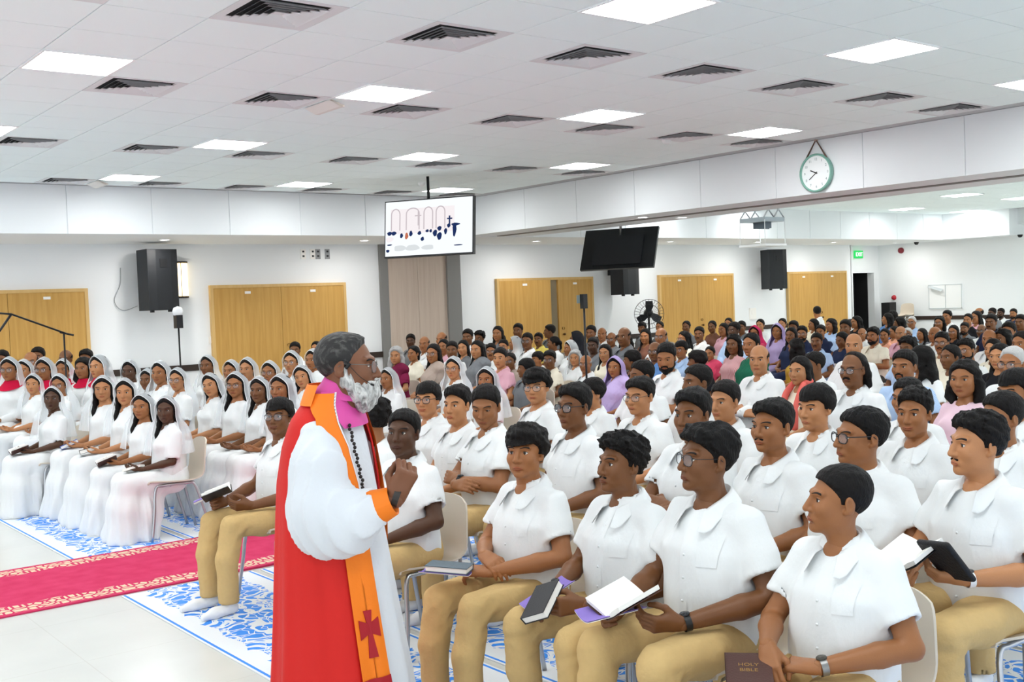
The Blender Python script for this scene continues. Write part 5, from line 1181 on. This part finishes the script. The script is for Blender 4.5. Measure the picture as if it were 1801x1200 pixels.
def make_person(n, line):
    pos, sec, kind, hair, skin, top, ang, ext, label = line.split('|')
    x, y, z = map(float, pos.split(',')); ex = dict((e.split('=')+[''])[:2] for e in ext.split(',') if e); skin = int(skin); ang = float(ang); r = np.random.RandomState(n)
    d = math.hypot(x, y); fem = kind in ('girl', 'woman', 'choir'); hk = 'woman' if fem else 'man' if kind == 'man' else 'boy'
    near = d < 4.8; mid = d < 7.2; low = d >= 10.5
    th_b = -math.pi/2+math.radians(r.uniform(-6, 6)); th_h = theta_for(x, y, ang)
    if kind == 'choir' or sec == 'K': th_b = -math.pi/2+.5
    rel = math.degrees(wrap(th_h-th_b)); lim = 62 if fem else 58
    if abs(rel) > lim: th_b += math.radians(rel-math.copysign(lim, rel)); rel = math.copysign(lim, rel)
    step = 2 if mid else 12 if not low else 20; yaw = round(rel/step)*step; th_b = th_h-math.radians(yaw)
    pitch = {'B1': -5, 'B2': -2}.get(sec, 2) if not low else 2; roll = 0
    if 'tilt' in ex or 'tilted' in label: roll = -12
    if 'cast down' in label or 'looking down' in label: pitch = 14
    if 'lean' in ex: pitch = -6
    pose = ex.get('pose') or ('read' if kind in ('girl', 'choir') else 'cross' if (r.rand() < .2 and kind == 'man') else 'lap')
    fat = 0.
    if 'stout' in label or 'bald man' in label: fat = 1.
    if mid: fs = (round(1+r.uniform(-.05, .06)+.08*fat, 3), round(1+r.uniform(-.03, .04), 3), round(1+r.uniform(-.04, .03), 3))
    else: fs = [(1, 1, 1), (1.06, 1.02, .98)][n % 2] if not low else (1, 1, 1)
    if sec[:1] == 'G': fs = (fs[0]*.97, fs[1]*.97, fs[2]*.97)
    if 'stout' in label: fs = (1.10, 1.05, 1.0); 
    gz = 0.
    if mid: gz = max(-.45, min(.45, math.radians((-40-ang)*.25))) if sec in ('B1', 'B2', 'B3', 'B4') else 0
    smile = 1. if 'smile' in ex or 'smil' in label else 0.
    squint = .6 if pitch > 10 else 0.
    hh = .0031 if near else .0049 if mid else .0070 if not low else .0095
    s = z/HEADZ; R2 = Rz(th_b); off = R2@V3(0, -.012, 0)*s
    e = empty('person', (x-off[0], y-off[1], 0), th_b, s); ROOT[n] = (M4(R2, (x-off[0], y-off[1], 0), s), e, s)
    bk = ('body', hk, pose, hh, yaw, pitch, roll, fs, round(gz, 2), smile, squint, low)
    obj('body', cm(bk, lambda: body_mesh(hk, pose, hh, yaw, pitch, roll, fs, (round(gz, 2), 0), smile, squint, low), BODYM), e, color=np.array(SKIN[skin])*r.uniform(.92, 1.08))
    H = head_matrix(yaw, pitch, roll, fs)
    hcol = HGREY if 'grey' in hair and hair != 'grey' else HWHITE if hair == 'grey' else np.array(HBLACK)*r.uniform(.8, 1.5)
    veil = 'veil' in ex
    if hair != 'bald':
        hs = hair
        if low and hair == 'long' and veil: hs = 'bun'
        if hair == 'bob' and veil: hs = 'long'
        o = obj('hair', cm(('hair', hs, low, near), lambda: hair_mesh(hs, .0042 if near else .0064 if not low else .0095), MH), e, H, hcol)
    for kx in ('moust', 'moust1', 'beard', 'goatee'):
        if kx in ex: obj('beard' if kx in ('beard', 'goatee') else 'moustache', cm(('beard', kx, low), lambda: beard_mesh(kx, .004 if not low else .006), MH), e, H, np.array(HBLACK)*(1 if kx != 'goatee' else 2))
    if 'glassesb' in ex: obj('spectacles', cm(('spectacles', 1), lambda: glasses_mesh(.0024, 1.03), [MFRAME, MGLASS]), e, H)
    elif 'glasses' in ex: obj('spectacles', cm(('spectacles', 0), lambda: glasses_mesh(.0015 if not low else .002), [MFRAME if low or n % 2 else MFRAMET, MGLASS]), e, H)
    seed = n % (3 if near else 2 if not low else 1)+1; hs = .0095 if near else .013 if not low else .019
    tc = TOP[top]; longs = kind == 'choir' or (kind == 'man' and n % 3 == 0 and pose != 'cross') or 'long-sleeved' in label
    if kind == 'boy':
        jit = r.uniform(.97, 1.0)
        obj('shirt', cm(('shirt', pose, fat, seed, low, near), lambda: shirt_mesh(pose, fat, hs, .66, seed), MC), e, color=np.array(tc)*jit)
        obj('collar', cm(('collar',), collar_mesh, MC), e, color=np.array(tc)*jit)
    elif kind == 'man':
        o = obj('shirt', cm(('shirt', pose, fat, seed, low, longs, 'm', 'striped' in label), lambda: shirt_mesh(pose, fat, hs, .62 if not longs else .8, seed, False, longs), MSTB if 'striped' in label else MC), e, color=tc)
        obj('collar', cm(('collar', 'striped' in label), collar_mesh, MSTB if 'striped' in label else MC), e, color=tc)
    else:
        o = obj('blouse', cm(('blouse', pose, seed, low, longs, top == 'redstripe'), lambda: shirt_mesh(pose, 0, hs, .72 if kind != 'girl' else .88, seed, True, longs), MSTR if top == 'redstripe' else MC), e, color=tc)
    if not fem:
        sp, fw = (round(.02*(n % 3)-.01, 2), round(-.06+.05*(n % 3), 2)) if mid else (0., 0.)
        obj('trousers', cm(('trousers', sp, fw, low, near), lambda: trouser_mesh(.010 if near else .013 if not low else .020, n % 3+2, sp, fw), MT), e, color=KHAKI if kind == 'boy' and top == 'white' else DARKTR[n % 4])
        for sx in (-1, 1): obj('sock', cm(('sock', sx, sp, fw), lambda: sock_mesh(sx, sp, fw), MC), e, color=rgb('#e6e8ea') if kind == 'boy' else DARKTR[0])
    else:
        obj('skirt', cm(('skirt', seed, low), lambda: skirt_mesh(.012 if not low else .02, 4+seed), MC), e, color=tc)
    if 'sari' in ex: obj('sari_drape', cm(('drape', low), lambda: drape_mesh(.010 if not low else .015), MC), e, color=np.array(tc)*(.8 if n % 2 else 1.25))
    if sec == 'K':
        a = np.linspace(0, 2*np.pi, 33); yk = MB(); yk.grid(np.array([np.stack([rx*np.sin(a), .012-ry*np.cos(a), zz-.05*np.clip(np.cos(a), 0, 1)*(k > 1)], 1) for k, (rx, ry, zz) in enumerate(((.062, .062, 1.03), (.074, .074, 1.015), (.105, .090, 1.000), (.138, .118, .975)))]))
        obj('yoke', cm(('yoke',), lambda: yk, MC), e, color=rgb('#c3143c'))
    if veil:
        old = 'elderly' in label or kind == 'woman'
        obj('veil', cm(('veil', n % 4, low), lambda: veil_mesh(36 if not low else 20, 26 if not low else 14, seed=n % 4), [MVEIL, MVEDGE]), e, H)
    for kx, cc in (('scarflav', '#a897c6'), ('scarfpink', '#c22c5c'), ('scarfblack', '#1a1b20')):
        if kx in ex: obj('headscarf', cm(('scarf', low), lambda: veil_mesh(30, 20, length=.34, seed=2), [MC, MC]), e, H, rgb(cc))
    if 'scarfcoral' in ex:
        P = spline([(-.055, -.02, 1.04), (-.075, -.10, .95), (-.07, -.15, .82), (-.06, -.15, .66)], 14); sc_ = MB()
        for sx in (-1, 1): sc_.tube(P*V3(sx, 1, 1), .028, 8)
        sc_.tube(spline([(-.055, -.02, 1.04), (-.06, .05, 1.05), (0, .085, 1.05), (.06, .05, 1.05), (.055, -.02, 1.04)], 14), .028, 8); obj('scarf', sc_.mesh('scarf', MC), e, color=rgb('#d9685f'))
    if 'mic' in ex:
        Mh = ROOT[n][0]@H; m_ = empty('handheld_microphone'); m_.matrix_world = Matrix((Mh@M4(None, (0, -.16, -.09))).tolist())
        obj('head', MB().lathe([(.001, .035), (.02, .03), (.027, .01), (.024, -.015), (.014, -.03)], 16).mesh('head', mat('mic_foam', '#121214', .9)), m_); obj('handle', MB().lathe([(.014, -.03), (.011, -.16), (.001, -.165)], 12).mesh('handle', MBLKM), m_); tag(m_, 'black foam-topped microphone before the veiled girl', 'microphone')
    for wk, wm, col in (('watch', MBLK, 0),):
        if wk in ex: pass
    if ('watch' in ex) or sec == 'B1' and n in (0, 1, 2) or pose == 'case':
        side = 0 if n != 2 else 1; el, wr, dd, pn, cu = A[pose][side]; dr_ = unit(np.array(wr)-np.array(el)); Rw = np.stack([np.cross(dr_, V3(0, 0, 1)), dr_, np.cross(np.cross(dr_, V3(0, 0, 1)), dr_)], 1); Rw = Rw/np.linalg.norm(Rw, axis=0)
        strap, face = (mat('steel_strap', '#8b8a88', .35, metal=.7), mat('watch_face', '#3a362c', .3)) if n == 0 else (mat('white_strap', '#e6e6e6', .5), mat('watch_glass', '#2b2b2e', .2)) if pose == 'case' else (MBLK, mat('watch_dark', '#1f2124', .2))
        obj('wristwatch', watch_mesh(.0295, face).mesh('wristwatch', [strap, face]), e, M4(Rw, np.array(wr)-dr_*.012))
    tag(e, label, 'person', {'B': 'boys in white shirts', 'G': 'veiled girls in white', 'K': 'choir beside the aisle'}.get(sec[:1], 'congregation'))
    rt = ROOT[n][0][:3, 3]
    if sec in ('B1', 'B2', 'B3', 'G1') or (kind == 'girl' and d < 10): cl = 'beige plastic chair under the '+' '.join(label.replace(',', '').split()[:11])
    else: cl = 'beige plastic chair hidden beneath its sitter in the crowd'
    chair((rt[0], rt[1], 0), th_b, cl, 'beige plastic chairs')
    return e
PEOPLE = [l for l in PEOPLE_TABLE.strip().split('\n')]
for _n, _l in enumerate(PEOPLE): make_person(_n, _l)
def held(n, t, x, z, fn, *a):
    M = ROOT[n][0]@M4(frame3(x, z), t); return fn(M, *a)
BR = mat('brown_leather', '#4a2b24', .5, bump=.15, bscale=150); BK = mat('black_leather', '#16161a', .5, bump=.15, bscale=150); BG = mat('blue_grey_cover', '#53646f', .6, var=.4, vscale=90)
held(0, (-.075, -.425, .612), (.70, .60, .0), (.05, -.22, 1), book, .15, .20, .034, BR, 'dark brown book with gold lettering on the lap of the near-end boy', ['HOLY', 'BIBLE'])
held(1, (-.01, -.42, .690), (1, -.25, .1), (.05, -.35, 1), open_book, .115, .165, 'open book with blank white pages held by the glasses-wearing front-row boy', BR)
held(1, (-.06, -.45, .668), (.9, -.4, 0), (0, -.15, 1), leaflet, .15, .21, 'purple leaflet under the open white-paged book')
held(2, (.005, -.44, .645), (.9, .2, .35), (-.45, -.62, .6), book, .125, .175, .034, BK, 'black book held upright by the curly-haired boy')
held(2, (-.06, -.37, .655), (.9, -.3, .1), (.05, -.5, 1), leaflet, .15, .21, 'purple leaflet with white emblem beside the black book')
held(3, (-.055, -.43, .668), (.62, -.75, .05), (.42, -.42, .8), book, .135, .19, .026, BG, 'blue-grey woven-cover book held by the fringe-haired boy')
held(3, (-.070, -.435, .653), (.62, -.75, .05), (.42, -.42, .8), leaflet, .155, .215, 'purple leaflet under the blue-grey book')
held(6, (-.06, -.42, .690), (.8, -.5, .1), (.1, -.45, 1), open_book, .11, .16, 'open book held by the smiling boy with glasses', BK)
held(6, (-.20, -.40, .670), (.8, -.4, .1), (-.1, -.35, 1), leaflet, .16, .22, 'purple leaflet on the knee of the smiling boy with glasses')
held(7, (.0, -.40, .765), (1, -.2, .1), (.1, -.5, 1), open_book, .10, .15, 'white-paged notebook inside the black zipped case', MBLK)
_e = empty('zipped_case'); _e.matrix_world = Matrix((ROOT[7][0]@M4(frame3((1, -.15, .1), (.1, .75, .6)), (.11, -.37, .775))).tolist()); obj('cover', Field((-.09, -.11, -.02), (.09, .11, .02), .005).boxr((0, 0, 0), (.075, .095, .011), .010, 0).nets().mesh('cover', mat('quilted_black', '#101014', .6, bump=.3, bscale=90)), _e)
for _k in (-.05, -.017, .017, .05): obj('quilt_seam', MB().box((_k-.001, -.085, .010), (_k+.001, .085, .0122)).mesh('quilt_seam', MBLKM, False), _e)
tag(_e, 'upright black quilted cover of the zipped case', 'book cover')
held(26, (.02, -.33, .640), (.8, -.5, .15), (.2, -.4, 1), book, .12, .17, .02, MPAGE, 'white-edged book in the hands of the lace-sleeved girl')
held(27, (.0, -.36, .640), (1, -.2, .1), (.0, -.35, 1), open_book, .12, .17, 'open book on the lap of the girl beside the aisle', BR)
held(28, (.0, -.35, .640), (1, -.2, .1), (.0, -.2, 1), book, .11, .16, .035, BK, 'black book on the lap of the raised-eyebrow girl')
held(29, (-.02, -.34, .640), (1, -.3, .1), (.0, -.4, 1), book, .11, .16, .03, mat('blue_cover', '#2f56b5', .5), 'blue book in the hands of the fair camera-gazing girl')
held(30, (.0, -.36, .640), (1, -.2, .1), (.0, -.3, 1), open_book, .11, .16, 'open book before the forward-leaning girl', BR)
held(38, (.0, -.34, .640), (1, -.2, .1), (.0, -.25, 1), book, .13, .18, .012, MPAGE, 'white booklet on the lap of the tilted-head girl')
# lapel of lace on the girl at the aisle: raised flowers on the sleeve
# ------------------------------------------------------------------ the clergyman
BX, BY, BA, BHA = 1.926, 3.53, 64, 80
thb = theta_for(BX, BY, BA); thh = theta_for(BX, BY, BHA)
e = empty('person', (BX, BY, 0), thb); tag(e, 'grey-bearded clergyman in red robe and orange stole with raised fist', 'person')
BH = M4(Rz(thh-thb)@Rx(math.radians(3)), (0, -.065, 1.508), (1.03, 1.04, 1.0))
f = Field((-.42, -.42, .90), (.36, .22, 1.46), .011)
f.chain([(0, .02, 1.0), (0, .02, 1.2), (0, .02, 1.33), (0, -.03, 1.42)], [.10, .10, .065, .054], .04)
rw, lw = V3(-.135, -.285, 1.045), V3(.17, -.06, .92)
for sx, el, wr in ((-1, V3(-.225, .0, 1.00), rw), (1, V3(.225, .0, 1.00), lw)): f.chain([(sx*.06, .02, 1.28), (sx*.15, .03, 1.25), el, wr], [.055, .045, .040, .030], .02)
bm = f.nets()
place_hand(bm, rw, (.18, -.40, .90), (.75, .60, .25), False, 1.30, .95, .0032, 1.06); place_hand(bm, lw, (.0, -.1, -1), (-.6, .4, -.2), True, .7, .5, .004)
bm.merge(head_mesh('man', .0025, (0, 0), 0, .25), BH)
obj('body', bm.mesh('body', BODYM), e, color=rgb('#774c34'))
def haircol(name, a, b, lo, hi):
    m, nt, bs = nmat(name); tc = node(nt, 'ShaderNodeTexCoord'); n = node(nt, 'ShaderNodeTexNoise'); n.inputs['Scale'].default_value = 40; n.inputs['Detail'].default_value = 5; mp = node(nt, 'ShaderNodeMapping'); mp.inputs['Scale'].default_value = (3, 1, .7); nt.links.new(tc.outputs['Object'], mp.inputs[0]); nt.links.new(mp.outputs[0], n.inputs['Vector'])
    r = node(nt, 'ShaderNodeValToRGB'); r.color_ramp.elements[0].position = lo; r.color_ramp.elements[1].position = hi; r.color_ramp.elements[0].color = (*rgb(a), 1); r.color_ramp.elements[1].color = (*rgb(b), 1); nt.links.new(n.outputs['Fac'], r.inputs['Fac']); nt.links.new(r.outputs[0], bs.inputs['Base Color']); bs.inputs['Roughness'].default_value = .6
    bp = node(nt, 'ShaderNodeBump'); bp.inputs['Strength'].default_value = .8; bp.inputs['Distance'].default_value = .004; nt.links.new(n.outputs['Fac'], bp.inputs['Height']); nt.links.new(bp.outputs[0], bs.inputs['Normal']); return m
obj('hair', hair_mesh('bishop', .0028).mesh('hair', haircol('greying_hair', '#151211', '#5a5654', .50, .80)), e, BH)
obj('beard', beard_mesh('bishop', .0028).mesh('beard', haircol('white_beard', '#777674', '#d2d1ce', .34, .62)), e, BH)
obj('spectacles', glasses_mesh(.0014, 1.0).mesh('spectacles', [MFRAMET, MGLASS]), e, BH)
hs = MB(); hs.tube(spline([(-.078, -.02, .012), (-.083, .0, .022), (-.085, .030, .020), (-.070, .085, .0), (0, .118, -.01), (.07, .085, 0), (.083, .02, .02)], 30), .0016, 6); hs.tube(spline([(-.081, -.015, .008), (-.078, -.055, -.035), (-.060, -.090, -.062)], 14), .0012, 6); hs.tube([(-.060, -.090, -.062), (-.052, -.098, -.066)], .004, 8); hs.tube(spline([(-.081, -.020, .012), (-.084, -.006, -.006)], 6), .006, 8)
obj('headset', hs.mesh('headset', MBLK), e, BH)
# robes: one swept gown shape used at several offsets
gz_ = [0.02, .30, .60, .90, 1.10, 1.23, 1.32, 1.375, 1.420]; grx = [.315, .285, .250, .222, .210, .208, .185, .130, .085]; gry = [.305, .272, .238, .205, .180, .150, .120, .095, .080]; gcy = [-.01, -.004, .008, .022, .030, .028, .022, .012, .0]
def gown(ph, z, off=0., fold=1.):
    rx = np.interp(z, gz_, grx)+off; ry = np.interp(z, gz_, gry)+off; cy = np.interp(z, gz_, gcy); w = fold*np.clip((1.25-z)/1.2, 0, 1)
    k = 1+w*(.040*np.sin(ph*7+.6+z*.6)+.028*np.sin(ph*13+1.3-z)+.012*np.sin(ph*23))
    return np.stack([-rx*k*np.sin(ph), cy-ry*k*np.cos(ph), z+0*ph], -1)
def sweep(ph0, ph1, z0, z1, off, nph=90, nz=60, fold=1., edge=None):
    zs = np.linspace(z0, z1, nz); G = []
    for z in zs:
        a, b = ph0(z) if callable(ph0) else ph0, ph1(z) if callable(ph1) else ph1
        G.append(gown(np.linspace(a, b, nph), z, off, fold))
    return np.array(G)
def shell(G, th, mb=None):
    mb = mb or MB(); c = G.mean(1, keepdims=True); n = G-c; n[..., 2] = 0; n /= np.linalg.norm(n, axis=-1, keepdims=True)+1e-9; I = G-n*th
    mb.grid(G[:, ::-1]); mb.grid(I)
    for k in (0, -1): mb.grid(np.array([G[:, k], I[:, k]])); mb.grid(np.array([G[k], I[k]]))
    return mb
CW = mat('white_linen', '#d6d9de', .85, bump=.2, bscale=40); CR = mat('red_silk', '#c9160e', .7, bump=.12, bscale=60); CO = mat('orange_silk', '#ee7a12', .65, bump=.1, bscale=120); CDR = mat('dark_red_emblem', '#a3121f', .6); CMG = mat('magenta_cassock', '#d64a9c', .6)
obj('rochet', shell(sweep(-math.pi, math.pi, .03, 1.36, -.020, 120, 60, .8), .004).mesh('rochet', CW), e)
fr_ = lambda z: float(np.interp(z, [0, .4, .9, 1.15, 1.3, 1.385], [.52, .50, .50, .55, .75, 1.0]))
obj('chimere', shell(sweep(fr_, lambda z: 2*math.pi-float(np.interp(z, [0, .9, 1.05, 1.2, 1.3, 1.42], [1.25, 1.2, .8, .6, .75, 1.0])), .03, 1.405, .0, 130, 70), .006).mesh('chimere', CR), e)
obj('chimere_lining', shell(sweep(lambda z: fr_(z)-.035, fr_, .03, 1.405, .003, 4, 60), .004).mesh('chimere_lining', CDR), e)
obj('cassock', shell(sweep(lambda z: -float(np.interp(z, [1.29, 1.35, 1.42], [.55, .8, 1.6])), lambda z: float(np.interp(z, [1.29, 1.35, 1.42], [.55, .8, 1.6])), 1.29, 1.420, .004, 30, 20, 0), .006).mesh('cassock', CMG), e)
a = np.linspace(0, 2*np.pi, 41); obj('cassock_collar', MB().grid(np.array([np.stack([rr*np.sin(a), -.022-.012*k-rr*1.02*np.cos(a), zz-.022*np.cos(a)], 1) for k, (rr, zz) in enumerate(((.086, 1.400), (.072, 1.425), (.068, 1.448), (.065, 1.449), (.060, 1.42)))])).mesh('cassock_collar', CMG), e)
sh_ = mat('shirt_piping', '#e9e3e6', .7)
def stole_mid(z): return float(np.interp(z, [.28, .6, .9, 1.1, 1.23, 1.33, 1.39, 1.425], [.66, .70, .72, .74, .80, 1.00, 1.35, 1.75]))
def stole_w(z): return float(np.interp(z, [.28, .9, 1.2, 1.33, 1.39, 1.425], [.20, .22, .22, .26, .44, .75]))
stl = obj('stole', shell(sweep(lambda z: stole_mid(z)-stole_w(z), lambda z: stole_mid(z)+stole_w(z), .28, 1.415, .012, 14, 70), .006).mesh('stole', CO), e)
obj('stole', shell(sweep(lambda z: -stole_mid(z)-stole_w(z)-.55*min(1, max(0, (1.2-z)/.4)), lambda z: -stole_mid(z)+stole_w(z)-.55*min(1, max(0, (1.2-z)/.4)), .28, 1.415, .012, 14, 70), .006).mesh('stole', CO), e)
a = np.linspace(1.7, 2*math.pi-1.7, 26); obj('stole_neck', shell(np.array([np.stack([-rx*np.sin(a), .0-ry*np.cos(a), zz+0*a], 1) for rx, ry, zz in ((.150, .110, 1.375), (.118, .100, 1.415), (.092, .090, 1.445))]), .005).mesh('stole_neck', CO), e)
obj('stole_piping', shell(sweep(lambda z: stole_mid(z)-stole_w(z)-.02, lambda z: stole_mid(z)-stole_w(z)+.004, .9, 1.418, .0135, 4, 50), .004).mesh('stole_piping', sh_), e)
def on_stole(u, z, off=.0165): return gown(np.array([stole_mid(z)+u]), z, off)[0]
cr = MB()
def pad(pts):
    P = [on_stole(u, z) for u, z in pts]; Q = [on_stole(u, z, .0125) for u, z in pts]; n = len(P); b = cr.n; cr.add(P+Q, np.array([(i, (i+1) % n, n+(i+1) % n, n+i) for i in range(n)])); cr.p.append(np.array([list(range(b, b+n))])); cr.m.append(np.array([0]))
zc = .60
for pts in ([(-.022, zc), (.022, zc), (.060, zc+.062), (-.060, zc+.062)], [(-.022, zc), (.022, zc), (.065, zc-.10), (-.065, zc-.10)], [(0, zc+.016), (0, zc-.016), (.15, zc-.034), (.15, zc+.034)], [(0, zc+.016), (0, zc-.016), (-.15, zc-.034), (-.15, zc+.034)]): pad(pts)
obj('stole_cross', cr.mesh('stole_cross', CDR, False), stl)
obj('stole_band', shell(sweep(lambda z: stole_mid(z)-stole_w(z), lambda z: stole_mid(z)+stole_w(z), .36, .43, .0165, 12, 5), .004).mesh('stole_band', CDR), stl)
# bead chain with pendant
bd = MB()
for k in range(26):
    z = 1.30-.013*k; p = gown(np.array([.44-.02*k/26+.02*math.sin(k*2.)]), z, .012)[0]; bd.merge(MB().lathe([(.0005, -.007), (.005, -.005), (.007, 0), (.005, .005), (.0005, .007)], 8), M4(None, p))
obj('bead_chain', bd.mesh('bead_chain', mat('dark_beads', '#221a18', .3)), e)
# great white sleeve and orange cuff
for sx in (-1, 1):
    f = Field((min(0, sx*.46), -.40, .80), (max(0, sx*.46), .30, 1.42), .0075)
    f.chain([(sx*.150, .000, 1.275), (sx*.180, -.018, 1.17), (sx*.195, -.028, 1.04), (sx*.198, -.040, .985), (sx*.185, -.13, .985), (sx*.150, -.225, 1.022)], [.056, .088, .104, .104, .094, .062], .05)
    f.ell((sx*.195, -.085, .935), (.080, .120, .078), .05)
    if sx > 0: f = Field((0, -.40, .80), (.46, .30, 1.42), .0075).chain([(.14, .01, 1.27), (.17, .01, 1.15), (.18, .01, 1.02), (.175, 0, .95)], [.056, .085, .085, .06], .05)
    x, y, z = f.xyz(); s_ = (1.25-z)
    f.D = (f.D+.014*(np.abs(np.sin((y*1.0+x*.6)*52+vnoise(x, y, z, 9, 2)*2.0))-.5)*np.clip((1.31-z)/.12, 0, 1)+.004*vnoise(x, y, z*.5, 45, 4)).astype(np.float32)
    (f.cut((sx*.150, -.232, 1.028), (-sx*.16, -.75, .35), .006) if sx < 0 else None); obj('sleeve', f.nets().mesh('sleeve', CW), e)
    a = np.linspace(0, 2*np.pi, 25); c0, c1 = (V3(-.153, -.205, 1.015), V3(-.138, -.278, 1.043)) if sx < 0 else (V3(.175, .0, .95), V3(.17, -.06, .92)); dd = unit(c1-c0); n1 = unit(np.cross(dd, V3(0, 0, 1))); n2 = np.cross(n1, dd)
    G = np.array([c0*(1-t)+c1*t+rr*(np.cos(a)[:, None]*n1+np.sin(a)[:, None]*n2) for t, rr in ((0, .068), (.1, .066), (1, .050), (1.0, .045), (.6, .045))]); obj('cuff', MB().grid(G).mesh('cuff', CO), e)
obj('wristwatch', watch_mesh(.033, None).mesh('wristwatch', [mat('watch_strap_dark', '#2a2522', .5), MSTEEL]), e, M4(frame3(np.cross(unit(rw-V3(-.225, .0, 1.0)), V3(0, 0, 1)), (0, -.35, .9))@np.eye(3), rw+V3(0, -.004, .008)))
